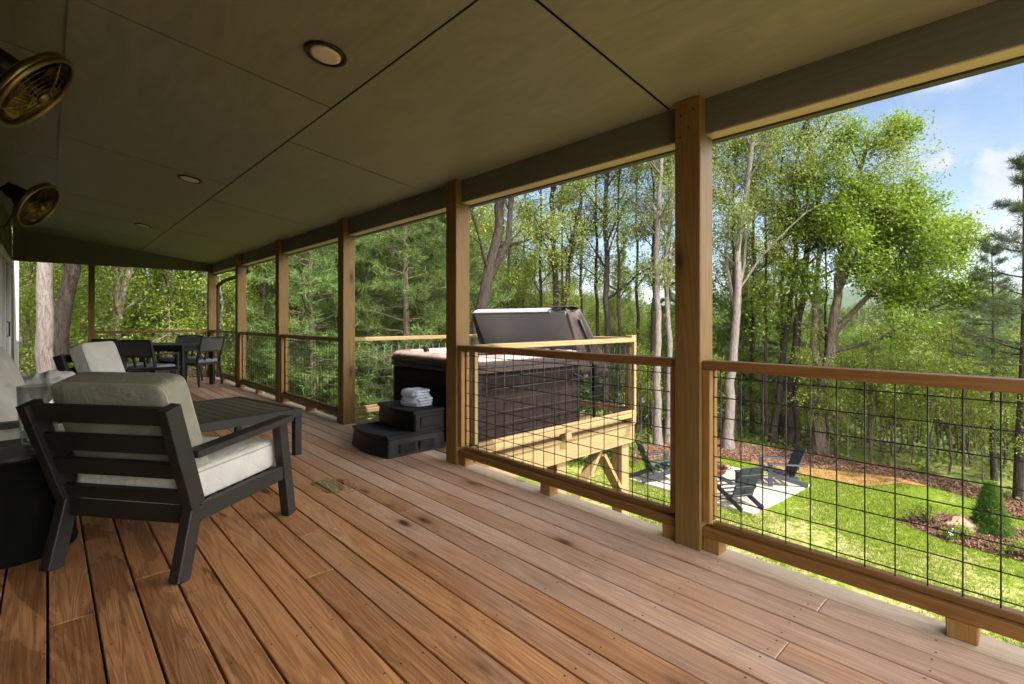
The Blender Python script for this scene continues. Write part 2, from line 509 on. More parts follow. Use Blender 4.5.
EL = R(56)
sdir = Vector((-.03, -.999, 0)).normalized()*math.cos(EL) + Vector((0, 0, math.sin(EL)))
sl = bpy.data.lights.new('sun', 'SUN'); sl.energy = 3.4; sl.angle = R(.6); sl.color = (1.0, .965, .90)
so = bpy.data.objects.new('sun', sl); col.objects.link(so)
so.rotation_euler = (-sdir).to_track_quat('-Z', 'Y').to_euler(); so.location = (0, -20, 30)

w = bpy.data.worlds.new('World'); sc.world = w; w.use_nodes = True
wt = w.node_tree; wt.nodes.clear()
class WN(NT):
    def __init__(self, tree):
        self.t = tree; self.out = tree.nodes.new('ShaderNodeOutputWorld')
W = WN(wt)
sky = W.n('ShaderNodeTexSky', sky_type='NISHITA', sun_disc=False)
sky.sun_elevation = EL; sky.sun_rotation = R(180); sky.air_density = 1.0; sky.dust_density = .7; sky.ozone_density = 1.6
g = W.coord('Generated')
sepg = W.n('ShaderNodeSeparateXYZ'); W.l(g, sepg.inputs[0])
zc = W.math('ADD', W.math('MAXIMUM', sepg.outputs[2], 0.0), .18)
pv = W.n('ShaderNodeVectorMath', operation='DIVIDE'); W.l(g, pv.inputs[0])
cz = W.n('ShaderNodeCombineXYZ')
for i in range(3): W.l(zc, cz.inputs[i])
W.l(cz.outputs[0], pv.inputs[1])
fb = W.noise(W.mapping(pv.outputs[0], (1.1, 1.1, 1.1), (3.1, 1.7, 0)), 1.3, 8, .58, .3)
wisp = W.rng(fb, .54, .72, 0, .8)
fb2 = W.noise(g, 16.0, 8, .6, .2)
def blob(c, rad, soft, flat=1.0):
    d = Vector(c).normalized()
    sv = W.n('ShaderNodeVectorMath', operation='SUBTRACT'); W.l(g, sv.inputs[0]); sv.inputs[1].default_value = d
    ln = W.n('ShaderNodeVectorMath', operation='LENGTH'); W.l(W.mapping(sv.outputs[0], (1, 1, flat)), ln.inputs[0])
    q = W.math('ADD', ln.outputs['Value'], W.math('MULTIPLY', W.math('SUBTRACT', fb2, .5), .16))
    return W.rng(q, rad, rad - soft)
cum = None
for c, rd, sf, fl in (((.985, -.02, .28), .045, .035, 1.0), ((.983, .045, .193), .055, .03, 1.0), ((.990, .01, .14), .06, .035, 1.0), ((.983, .08, .12), .05, .03, 1.1),
                      ((.98, .115, .075), .055, .04, 1.6), ((.97, .17, .05), .07, .05, 2.2), ((.985, -.16, .25), .12, .05, 1.0), ((.96, .11, .355), .05, .06, 2.5), ((.93, .17, .37), .06, .07, 2.5),
                      ((.985, .12, .23), .018, .02, 1.6), ((.5, .86, .2), .10, .08, 1.6), ((.3, .95, .35), .3, .25, 1.3), ((-.5, .8, .5), .4, .2, 1.0)):
    b = blob(c, rd, sf, fl)
    cum = b if cum is None else W.math('MAXIMUM', cum, b)
shade = W.rng(W.noise(g, 12.0, 6, .6), .3, .7, .82, 1.06)
ccol = W.n('ShaderNodeVectorMath', operation='SCALE'); ccol.inputs[0].default_value = (4.7, 4.85, 5.05); W.l(shade, ccol.inputs[3])
cf = W.math('MAXIMUM', W.math('MULTIPLY', cum, .93), W.math('MULTIPLY', wisp, .55))
skyc = W.mix(cf, sky.outputs[0], ccol.outputs[0])
# added bright cloud behind the viewer, out of view, to light the porch
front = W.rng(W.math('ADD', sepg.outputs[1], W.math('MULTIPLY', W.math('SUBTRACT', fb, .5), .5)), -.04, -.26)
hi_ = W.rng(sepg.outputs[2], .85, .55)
fill_cloud = W.n('ShaderNodeVectorMath', operation='SCALE'); fill_cloud.inputs[0].default_value = (43, 42.2, 40.6); W.l(W.rng(fb2, .3, .7, .7, 1.2), fill_cloud.inputs[3])
skyc = W.mix(W.math('MULTIPLY', front, hi_), skyc, fill_cloud.outputs[0])
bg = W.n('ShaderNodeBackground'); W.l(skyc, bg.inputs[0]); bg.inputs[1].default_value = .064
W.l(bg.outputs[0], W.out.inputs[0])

vs = sc.view_settings
vs.view_transform = 'Standard'; vs.look = 'None'; vs.gamma = 1.0; vs.use_curve_mapping = False
vs.exposure = 1.6
sc.render.engine = 'CYCLES'
cy = sc.cycles
cy.max_bounces = 8; cy.diffuse_bounces = 5; cy.glossy_bounces = 3; cy.transmission_bounces = 6; cy.transparent_max_bounces = 8
cy.sample_clamp_indirect = 6.0
cy.use_denoising = True
#=PART2=
# ------------------------------------------------------------------ ground
def sm(a, b, x):
    t = np.clip((x-a)/(b-a), 0, 1); return t*t*(3-2*t)
def edge_r(a):
    """distance of the lawn's edge along heading a (degrees from +Y towards +X)"""
    return np.interp(a, [-180, -90, 0, 20, 40, 57, 65, 72, 80.7, 85.8, 88, 95, 110, 140, 180],
                        [12, 12, 13, 13.5, 14.6, 15.3, 16.6, 16.4, 16.7, 15.9, 15.1, 14.6, 14.5, 16, 12])
def ground_z(x, y):
    x = np.asarray(x, float); y = np.asarray(y, float)
    r = np.hypot(x, y); a = np.degrees(np.arctan2(x, y))
    e = edge_r(a) + 1.6
    open_ = sm(38, 62, a)*(1 - sm(125, 150, a))
    z = -3.0 - open_*(9.0*sm(e, 62, r) + .0) - (1-open_)*1.2*sm(e, 40, r)
    nz = np.sin(x*.021+1.3)*np.cos(y*.027) + .5*np.sin(x*.05+y*.043)
    z = z + sm(80, 300, r)*(11 + 4*nz) + sm(20, 60, r)*.5*nz
    ridge = 85 + 60*np.exp(-((a-81)/7.0)**2) + 16*np.sin(np.radians(a)*23) + 8*np.sin(np.radians(a)*57+2)
    z = z + sm(900, 2300, r)*ridge
    return z
def polar_sheet(name, radii_fn, angs, nr, mat, off):
    V = []; 
    for a in angs:
        r0, r1, geo = radii_fn(a)
        rr = np.geomspace(r0, r1, nr) if geo else np.linspace(r0, r1, nr)
        x = rr*math.sin(R(a)); y = rr*math.cos(R(a))
        V.append(np.stack([x, y, ground_z(x, y)+off], 1))
    V = np.array(V); na = len(angs)
    i = np.arange(na*nr).reshape(na, nr)
    F = np.stack([i[:-1, :-1], i[:-1, 1:], i[1:, 1:], i[1:, :-1]], -1).reshape(-1, 4)
    return np_mesh(name, V.reshape(-1, 3), F, mat, smooth=True)
angs = np.linspace(-180, 180, 361)
tag(polar_sheet('ground', lambda a: (.5, 2900., True), angs, 150, M['floor'], 0), kind='structure')
rag = lambda a: .28*math.sin(R(a)*31)+.18*math.sin(R(a)*67+1)
tag(polar_sheet('lawn', lambda a: (.6, float(edge_r(a))+rag(a)*.5, False), np.linspace(-60, 178, 477), 60, M['lawn'], .008), kind='structure')
tag(polar_sheet('mulch_border', lambda a: (float(edge_r(a))-.05+rag(a)*.5, float(edge_r(a))+(1.05 if a > 76 else 1.9)+rag(a+9), False), np.linspace(30, 130, 301), 8, M['mulch'], .016), kind='structure')
tag(polar_sheet('bare_soil', lambda a: (float(edge_r(a))-.2-1.0*math.sin(PI*(a-68)/15)+rag(a)*.5, float(edge_r(a))+.35+rag(a+5)*.6, False), np.linspace(68.5, 82.5, 80), 6, M['clay'], .024), kind='structure')
# planting bed in the lawn
def blob_sheet(name, c, rx, ry, rot, mat, z, n=48, wob=.12):
    V = [(c[0], c[1], z+.05)]
    for k in range(n):
        t = 2*PI*k/n; q = 1+wob*math.sin(3*t+1)+.5*wob*math.sin(7*t)
        x, y = rx*q*math.cos(t), ry*q*math.sin(t)
        V.append((c[0]+x*math.cos(rot)-y*math.sin(rot), c[1]+x*math.sin(rot)+y*math.cos(rot), z))
    return MB().add(V, [(0, 1+k, 1+(k+1) % n) for k in range(n)]).build(name, mat, smooth=True)
tag(blob_sheet('mulch_bed', (13.25, .72, 0), .95, 1.40, R(-8), M['mulch'], -2.984), kind='structure')

# patio slab
slab = MB(); slab.prism([(10.98, 4.30), (13.98, 4.06), (14.1, 6.80), (11.05, 7.45)], 'z', -3.15, -2.93)
tag(slab.build('patio', M['conc'], bevel=.012), kind='structure')

# ------------------------------------------------------------------ deck, roof, house
DX0, DX1 = -.43, 2.42
Y0, Y1 = -1.6, 11.90  # near end of deck and roof invented, cut short to let light in
b = MB()
rd = random.Random(5)
k = 0; xr = DX1
while xr > DX0 + .03:
    xl = max(xr - .1342, DX0 + .004)
    if k == 0: js = [.64, 5.1, 9.0]
    elif k == 3: js = [.65, 4.4, 8.2]
    else: js = sorted([rd.uniform(2.3, 5.2), rd.uniform(6.8, 9.6)])
    ys = [Y0] + js + [Y1]
    for a, c in zip(ys[:-1], ys[1:]):
        dz = rd.uniform(-.0015, .0015)
        b.box(xl, xr, a+.0015, c-.0015, -.036+dz, dz)
    xr -= .1425; k += 1
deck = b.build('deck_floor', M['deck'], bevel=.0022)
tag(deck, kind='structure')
b = MB(); rs = random.Random(8)
for q in range(k):
    xm = DX1 - .068 - q*.1425
    if xm - .05 < DX0: break
    for yy in np.arange(Y0+.22, Y1, .41):
        for sx in (-.042, .042):
            cx_, cy_ = xm+sx+rs.uniform(-.006, .006), yy+.018+rs.uniform(-.008, .008)
            b.add([(cx_+.0042*math.cos(2*PI*i/6), cy_+.0042*math.sin(2*PI*i/6), .0020) for i in range(6)], [tuple(range(6))])
b.build('screw_heads', M['bronze'], deck)
b = MB()
prof = [(2.425, -.036), (2.560, -.036), (2.575, -.030), (2.583, -.018), (2.583, -.012), (2.576, -.004), (2.562, .0), (2.425, .0)]
for a, c in ((Y0, 2.6), (2.603, 6.7), (6.703, Y1)):
    b.prism(prof, 'y', a, c)
tag(b.build('deck_edge_board', M['deckedge'], bevel=0), kind='structure')
b = MB(); b.box(2.505, 2.545, Y0, Y1, -.29, -.037)
for yy in np.arange(Y0+.2, Y1, .41): b.box(DX0, 2.503, yy, yy+.038, -.25, -.04)
tag(b.build('deck_framing', M['under']), kind='structure')
b = MB(); b.box(DX0, 2.50, Y0, Y1, -.30, -.26)  # solid sheet added below the joists to keep light out of the gaps
tag(b.build('deck_light_shield', M['under']), kind='structure')

def zc_(x): return 2.32 + .14*(2.49-x)
# painted plywood ceiling, sheets with open joints
b = MB()
def sheet(xa, xb, ya, yb, t=.007):
    b.add([(xa, ya, zc_(xa)), (xb, ya, zc_(xb)), (xb, yb, zc_(xb)), (xa, yb, zc_(xa)),
           (xa, ya, zc_(xa)+t), (xb, ya, zc_(xb)+t), (xb, yb, zc_(xb)+t), (xa, yb, zc_(xa)+t)],
          [(0,3,2,1),(4,5,6,7),(0,1,5,4),(1,2,6,5),(2,3,7,6),(3,0,4,7)])
G = .005
YE = 11.80
for xa, xb, js in ((1.29, 2.492, [-1.0, 1.41, 3.80, 6.21, 8.60, 11.0]),
                   (.10, 1.29, [.62, 3.03, 5.42, 7.70, 8.81, 10.1]),
                   (-.44, .10, [-.9, 1.49, 3.87, 6.25, 8.65, 11.05])):
    ys = [Y0] + js + [YE]
    for a, c in zip(ys[:-1], ys[1:]): sheet(xa+G, xb-G, a+.008, c-.008)
ceil = b.build('ceiling', M['ply'], bevel=.0015); tag(ceil, kind='structure')
b = MB()
b.add([(.072, Y0, zc_(.072)-.009), (.128, Y0, zc_(.128)-.009), (.128, YE, zc_(.128)-.009), (.072, YE, zc_(.072)-.009),
       (.072, Y0, zc_(.072)-.001), (.128, Y0, zc_(.128)-.001), (.128, YE, zc_(.128)-.001), (.072, YE, zc_(.072)-.001)],
      [(0,3,2,1),(4,5,6,7),(0,1,5,4),(1,2,6,5),(2,3,7,6),(3,0,4,7)])
tag(b.build('ceiling_batten', M['ply']), kind='structure')
b = MB()
b.add([(-.44, Y0, zc_(-.44)+.016), (2.492, Y0, zc_(2.492)+.016), (2.492, YE, zc_(2.492)+.016), (-.44, YE, zc_(-.44)+.016)], [(0, 3, 2, 1)])  # black sheet added above the joints so they read as deep shade
tag(b.build('ceiling_joint_shade', M['darkblk']), kind='structure')

house = empty('house', (0, 0, 0), 0, 'olive sided house wall with a white framed glass door along the deck', 'house')
b = MB()
b.box(-.75, -.44, Y0, 8.72, -3.0, 2.74); b.box(-.75, -.44, 10.98, 11.94, -3.0, 2.74); b.box(-.75, -.44, 8.72, 10.98, 2.12, 2.74)
b.box(-.75, -.44, 8.72, 10.98, -3, -.04)
z = .0
def lap(y0_, y1_, z0_, z1_):
    b.prism([(-.44, z0_), (-.424, z0_), (-.434, z1_), (-.44, z1_)], 'y', y0_, y1_)
while z < 2.68:
    lap(Y0, 8.72, z, z+.156)
    lap(10.98, 11.90, z, z+.156)
    if z > 2.10: lap(8.72, 10.98, z, z+.156)
    z += .158
b.build('wall', M['siding'], house)
b = MB(); b.box(-5, -.46, 11.95, 13.44, -3, 2.55); b.build('wall', M['siding'], house)
b = MB(); b.box(-5, -.76, Y0, 11.9, -3, 2.6); b.build('wall', M['siding'], house)
b = MB(); b.box(-.62, -.396, 13.45, 13.52, -3, 2.6); b.build('corner_trim', M['white'], house, bevel=.004)
b = MB()
b.add([(-5, Y0, zc_(-5)+.05), (2.70, Y0, zc_(2.70)+.05), (2.70, 11.98, zc_(2.70)+.05), (-5, 11.98, zc_(-5)+.05),
       (-5, Y0, zc_(-5)+.25), (2.70, Y0, zc_(2.70)+.22), (2.70, 11.98, zc_(2.70)+.22), (-5, 11.98, zc_(-5)+.25)],
      [(0,3,2,1),(4,5,6,7),(0,1,5,4),(1,2,6,5),(2,3,7,6),(3,0,4,7)])
b.build('roof', M['roof'], house)
# patio door
dr = MB()
dr.box(-.44, -.405, 8.74, 8.83, 0, 2.11); dr.box(-.44, -.405, 10.87, 10.96, 0, 2.11); dr.box(-.44, -.405, 8.831, 10.869, 2.02, 2.11)
dr.box(-.47, -.42, 9.80, 9.90, 0.03, 2.02); dr.box(-.47, -.42, 8.831, 9.799, .03, .13); dr.box(-.47, -.42, 9.901, 10.869, .03, .13)
dr.box(-.47, -.42, 8.831, 8.92, .131, 2.019); dr.box(-.47, -.42, 10.78, 10.869, .131, 2.019)
d = dr.build('door', M['white'], house, bevel=.004)
b = MB(); b.box(-.455, -.445, 8.9, 10.8, .12, 2.02); b.build('pane', M['pane'], d)
b = MB(); b.tube([(-.41, 9.93, .95), (-.385, 9.93, .95), (-.385, 9.93, 1.15), (-.41, 9.93, 1.15)], .009, 8); b.build('handle', M['bronze'], d)
b = MB(); b.box(2.592, 2.640, Y0-.5, 12.2, 2.128, 2.56); b.build('fascia', M['fascia'], house)

# beam, headers
bm_ = empty('porch_beam', (0, 0, 0), 0, 'long dark painted beam with a pale soffit strip on top of the six posts', 'beam')
b = MB(); b.box(2.492, 2.585, Y0, 11.9, 2.145, 2.40); b.build('beam_core', M['beam'], bm_, bevel=.003)
b = MB(); b.box(2.496, 2.588, Y0, 11.9, 2.137, 2.1435); b.build('soffit_strip', M['soffit'], bm_)
b = MB(); b.prism([(-.42, 2.17), (2.486, 2.17), (2.486, zc_(2.486)-.002), (-.42, zc_(-.42)-.002)], 'y', 11.775, 11.86)
hd = b.build('porch_header', M['beam_x'], bevel=.003)
tag(hd, 'dark triangular header under the ceiling at the far end of the porch', 'header')

# posts -----------------------------------------------------------------
PY = [-.91, 1.21, 3.28, 5.39, 7.52, 9.64, 11.76]
def post_mesh(name):
    b = MB()
    b.box(2.43, 2.57, 0, .14, -.0, 2.133)
    b.box(2.43, 2.489, 0, .14, 2.1335, zc_(2.46)+.0)
    o = b.build(name, M['post'], bevel=.004)
    return o
post0 = post_mesh('porch_post')
plabels = ['square timber post nearest the house end behind the viewer, at the start of the rail',
           'square timber post standing in front of the patio, largest of the porch posts',
           'square timber post beside the black hot tub steps',
           'square timber post just left of the hot tub steps, fourth from the far corner',
           'square timber post behind the coffee table, third from the far corner',
           'square timber post beside the dining set, second from the far corner',
           'square timber corner post with the brown downspout beside it']
for i, y in enumerate(PY):
    o = post0 if i == 0 else post0.copy()
    if i: col.objects.link(o)
    o.location = (0, y, 0)
    tag(o, plabels[i], 'post', 'timber porch posts')
b = MB()
b.box(0, .088, 0, .088, 0, 2.168); ep = b.build('porch_post', M['post'], bevel=.004); ep.location = (.545, 11.765, 0)
tag(ep, 'slim timber post under the header at the far end, left of the dining set', 'post', 'timber porch posts')
for yy, zz in ((.105, 2.245), (.035, 2.262), (.062, 2.175), (.108, 2.135)):
    b = MB(); b.tube([(2.4275, yy, zz), (2.434, yy, zz)], .0052, 10); bo_ = b.build('bolt_hole', M['bronze'], None)  # dark discs standing in for the bolt holes
    bo_.parent = bpy.data.objects['porch_post.001']

# railings ---------------------------------------------------------------
def railing(name, L, loc, rz, label, mats=('rail_x', 'rail_z', 'rail_z'), wire='wire', z0=0.0, blocks=1, cap=.09, drop=0.0, group='wire mesh deck railings'):
    """local x along the run, local +y towards the deck's inside; y 0 is the inner face"""
    rt = empty(name, loc, rz, label, 'railing', group)
    mx, mz = M[mats[0]], M[mats[1]]
    b = MB(); b.box(0, L, -cap, 0, .925, .972); b.build('top_rail', mx, rt, bevel=.005)
    b = MB(); b.box(0, L, -.040, .0, .072, .121); b.box(0, L, -.090, -.055, .072, .118); b.box(0, L, -.053, -.042, .1, .128)
    b.box(.0405, L-.0405, -.075, -.030, .1215, .150)
    b.build('bottom_rail', mx, rt, bevel=.004)
    for x0, x1 in ((0, .040), (L-.040, L)):
        b = MB(); b.box(x0, x1, -.040, -.002, .1505, .9245); b.box(x0, x1, -.088, -.055, .1505, .9245); b.build('side_strip', mz, rt, bevel=.003)
    b = MB()
    zs = np.arange(.175, .925, .1016)
    n = int(L/.1016); x_ = (L-(n-1)*.1016)/2
    for i in range(n): b.tube([(x_+i*.1016, -.047, .13), (x_+i*.1016, -.047, .93)], .0028, 5)
    for z in zs: b.tube([(.002, -.0525, z), (L-.002, -.0525, z)], .0028, 5)
    b.build('mesh_panel', M[wire], rt, smooth=True)
    for i in range(blocks):
        xx = L*(i+1)/(blocks+1) if blocks > 0 else 0
        b = MB(); b.box(xx-.045, xx+.045, -.088, -.004, .0005, .0715); b.build('spacer_block', mz, rt, bevel=.004)
    for xx in (.045, L-.045):
        b = MB(); b.box(xx-.043, xx+.043, -.088, -.004, .0005, .0715); b.build('spacer_block', mz, rt, bevel=.004)
    return rt
RX = 2.45
rl = {0: 'wire mesh railing with brown rails in front of the spruce and planting bed',
      1: 'wire mesh railing with brown rails crossing in front of the hot tub',
      3: 'wire mesh railing with brown rails just left of the hot tub platform',
      4: 'wire mesh railing with brown rails in front of the bright green bush',
      5: 'wire mesh railing with brown rails at the corner, right behind the dining chairs'}
for i in (0, 1, 3, 4, 5):
    ya, yb = PY[i]+.1405, PY[i+1]-.0005
    # local x runs along +Y, so local +y is world -X: the deck side
    railing('deck_railing', yb-ya, (RX, ya, 0), R(90), rl[i])
# end railing between slim post and corner: local x along -X, local +y = -Y inside
railing('deck_railing', 2.429-.634, (2.4295, 11.80, 0), R(180), 'brown railing across the far end of the porch behind the dining table')

# hot tub platform --------------------------------------------------------
pf = empty('tub_platform', (0, 0, 0), 0, 'raised platform of new yellow lumber carrying the hot tub', 'platform')
PX1, PYa, PYb = 5.0, 3.30, 5.54
b = MB(); y = PYa-.02
while y < PYb+.02:
    b.box(2.590, PX1+.02, y, y+.1375, -.034, .0); y += .1425
b.build('decking', M['new_x'], pf, bevel=.004)
b = MB(); b.box(2.552, PX1+.02, PYa, PYa+.038, -.243, -.036); b.build('rim_joist', M['new_x'], pf, bevel=.003)
b = MB(); b.box(2.552, PX1+.02, PYb-.038, PYb, -.243, -.036); b.build('rim_joist', M['new_x'], pf, bevel=.003)
b = MB(); b.box(PX1-.02, PX1+.018, PYa+.0385, PYb-.0385, -.243, -.036); b.build('rim_joist', M['new_y'], pf, bevel=.003)
for x in np.arange(2.95, PX1-.1, .4):
    b = MB(); b.box(x, x+.038, PYa+.0385, PYb-.0385, -.242, -.0345); b.build('joist', M['new_y'], pf)
for (x, y) in ((3.72, PYa+.042), (PX1-.17, PYa+.042), (3.72, PYb-.25), (PX1-.17, PYb-.25)):
    b = MB(); b.box(x, x+.14, y, y+.14, -3.05, -.2435); b.build('support_post', M['new_z'], pf, bevel=.004)
b = MB(); b.bar((3.87, PYa+.11, -1.00), (4.45, PYa+.11, -.27), .04, .13, (0, 1, 0)); b.build('brace', M['new_x'], pf, bevel=.003)
b = MB(); b.bar((4.86, PYa+.064, -.86), (4.46, PYa+.064, -.30), .04, .13, (0, 1, 0)); b.build('brace', M['new_x'], pf, bevel=.003)
b = MB(); b.bar((3.71, PYa+.11, -1.00), (3.13, PYa+.11, -.27), .04, .13, (0, 1, 0)); b.build('brace', M['new_x'], pf, bevel=.003)
# platform corner posts
b = MB(); b.box(PX1-.065, PX1+.024, PYa-.024, PYa+.065, .0005, 1.0); b.build('corner_post', M['new_z'], pf, bevel=.004)
b = MB(); b.box(PX1-.065, PX1+.024, PYb-.065, PYb+.024, .0005, 1.0); b.build('corner_post', M['new_z'], pf, bevel=.004)
nm = ('new_x', 'new_z')
railing('platform_railing', PX1-.066-2.575, (2.575, PYa+.005, 0), 0, 'new yellow railing on the near side of the hot tub platform', nm, 'wire', group='new lumber platform railings')
railing('platform_railing', PX1-.066-2.575, (PX1-.066, PYb-.005, 0), R(180), 'new yellow railing on the far side of the hot tub platform', nm, 'lit_wire', group='new lumber platform railings')
railing('platform_railing', PYb-.066-PYa-.066, (PX1-.02, PYa+.0655, 0), R(90), 'new yellow railing on the outer end of the hot tub platform behind the folded cover', nm, 'wire', group='new lumber platform railings')

# downspout at the far corner
dsp = empty('downspout', (0, 0, 0), 0, 'brown downspout with a curved elbow beside the far corner post', 'downspout')
b = MB(); b.tube([(2.73, 10.1, 2.16), (2.73, 10.1, 2.08), (2.71, 10.4, 2.03), (2.66, 11.5, 1.98), (2.625, 11.85, 1.90), (2.625, 11.90, 1.75), (2.625, 11.90, -2.9)], .036, 10)
b.build('pipe', M['vinyl'], dsp, smooth=True)
b = MB()
for z in (.2, 1.5): b.tube([(2.572, 11.89, z), (2.625, 11.94, z), (2.67, 11.90, z)], .012, 6)
b.build('strap', M['bronze'], dsp)
gut = MB(); gut.prism([(2.642, 2.36), (2.71, 2.36), (2.745, 2.41), (2.745, 2.48), (2.738, 2.48), (2.738, 2.415), (2.705, 2.368), (2.648, 2.368), (2.648, 2.48), (2.642, 2.48)], 'y', Y0-.5, 12.2)
tag(gut.build('roof_gutter', M['fascia']), 'dark metal gutter along the eave above the railings', 'gutter')

# recessed lights -----------------------------------------------------------
ll = ['recessed ceiling light nearest the viewer, largest of the three', 'recessed ceiling light between the two brass fans', 'recessed ceiling light farthest away, above the dining set']
tilt = math.atan(.14)
lm = Matrix.Rotation(tilt, 3, 'Y')
for i, (x, y) in enumerate(((1.03, 2.49), (1.0, 5.60), (1.0, 8.79))):
    if i == 0:
        L0 = empty('recessed_light', (0, 0, 0))
        b = MB(); b.lathe([(.076, .004), (.082, -.006), (.100, -.009), (.1045, -.004), (.104, .004)], 36, mat=lm); b.build('trim_ring', M['bronze'], L0, smooth=True)
        b = MB(); b.lathe([(.074, .002), (.074, -.008), (.055, -.012), (.001, -.0135)], 36, mat=lm); b.build('lens', M['lens'], L0, smooth=True)
        o = L0
    else: o = copy_tree(L0)
    o.location = (x, y, zc_(x)-.004); tag(o, ll[i], 'light', 'recessed ceiling lights')

# brass fans --------------------------------------------------------------
def fan(n):
    rt = empty('wall_fan', (0, 0, 0))
    n = Vector(n).normalized()
    z = n
    x = Vector((0, 0, 1)).cross(n).normalized(); y = n.cross(x)
    m = Matrix((x, y, z)).transposed()
    def T(p): return m @ Vector(p)
    b = MB()
    b.ring((0, 0, 0), n, .225, .014, 44, 8); b.ring(T((0, 0, -.035)), n, .222, .007, 44, 6)
    b.lathe([(.236, -.04), (.238, -.02), (.234, 0), (.226, 0), (.229, -.02), (.227, -.04)], 44, mat=m)
    b.build('ring', M['brass'], rt, smooth=True)
    b = MB()
    for i in range(7):
        rr = .045 + i*.029
        b.ring(T((0, 0, .045*(1-(rr/.225)**2))), n, rr, .0014, 40, 4)
    for k in range(6):
        a = 2*PI*k/6
        b.tube([T((r_*math.cos(a), r_*math.sin(a), .045*(1-(r_/.225)**2))) for r_ in (.02, .08, .15, .225)], .0022, 5)
    # rear cage
    for i in range(3):
        rr = .07 + i*.06
        b.ring(T((0, 0, -.04-.075*(1-(rr/.225)**2))), n, rr, .0014, 40, 4)
    for k in range(8):
        a = 2*PI*k/8
        b.tube([T((r_*math.cos(a), r_*math.sin(a), -.04-.075*(1-(r_/.225)**2))) for r_ in (.05, .1, .16, .225)], .002, 5)
    b.build('cage', M['brass'], rt, smooth=True)
    b = MB(); b.lathe([(.001, .055), (.034, .052), (.042, .044), (.042, .036), (.001, .034)], 24, mat=m); b.build('badge', M['brass'], rt, smooth=True)
    for k in range(4):
        a0 = 2*PI*k/4+.4
        vs = []; nn = 8
        for i in range(nn):
            t = i/(nn-1); rr = .035+.155*t
            wd = .10+.34*math.sin(PI*min(1, t*.85+.12))
            for s in (-1, 1):
                a = a0 + s*wd; vs.append(T((rr*math.cos(a), rr*math.sin(a), -.03+s*.024)))
        vs2 = [v + n*.003 for v in vs]
        bb = MB(); fs = []
        N = len(vs)
        for i in range(nn-1):
            q = (2*i, 2*i+1, 2*i+3, 2*i+2); fs.append(q); fs.append(tuple(N+j for j in reversed(q)))
        rim = [2*i for i in range(nn)] + [2*i+1 for i in range(nn-1, -1, -1)]
        for i in range(len(rim)):
            a_, b_ = rim[i], rim[(i+1) % len(rim)]; fs.append((a_, b_, N+b_, N+a_))
        bb.add(vs+vs2, fs); bb.build('blade', M['blade_metal'], rt)
    b = MB(); b.lathe([(.001, -.30), (.045, -.295), (.066, -.27), (.074, -.18), (.078, -.115), (.055, -.09), (.03, -.03), (.02, .02), (.001, .03)], 28, mat=m)
    b.build('motor_housing', M['bronze'], rt, smooth=True)
    b = MB(); b.tube([T((0, 0, -.24)), T((0, .03, -.28))+Vector((0, 0, .03)), Vector((-.30, .12, .10)), Vector((-.36, .12, .10))], .016, 8)
    b.lathe([(.001, 0), (.055, 0), (.055, .018), (.03, .03), (.001, .03)], 24, c=(-.372, .12, .10), mat=Matrix.Rotation(R(90), 3, 'Y'))
    b.build('wall_bracket', M['bronze'], rt, smooth=True)
    b = MB()
    pts = [T((0, -.02, -.27))]
    for t in np.linspace(0, 1, 14):
        pts.append(Vector((-.16-.19*t, .05+.06*t, -.02-.22*math.sin(PI*t)+.03*t)))
    b.tube(pts, .006, 6); b.build('power_cord', M['darkblk'], rt, smooth=True)
    return rt
f1 = fan((.769, -.152, -.620)); f1.scale = (.858,)*3; f1.location = (-.036, 3.064, 2.188); tag(f1, 'brass caged wall fan nearest the viewer, cut by the photo edge', 'fan', 'brass wall fans')
f2 = fan((.767, -.373, -.522)); f2.scale = (.858,)*3; f2.location = (-.049, 5.688, 2.120); tag(f2, 'smaller looking brass caged wall fan, farther along the house wall', 'fan', 'brass wall fans')
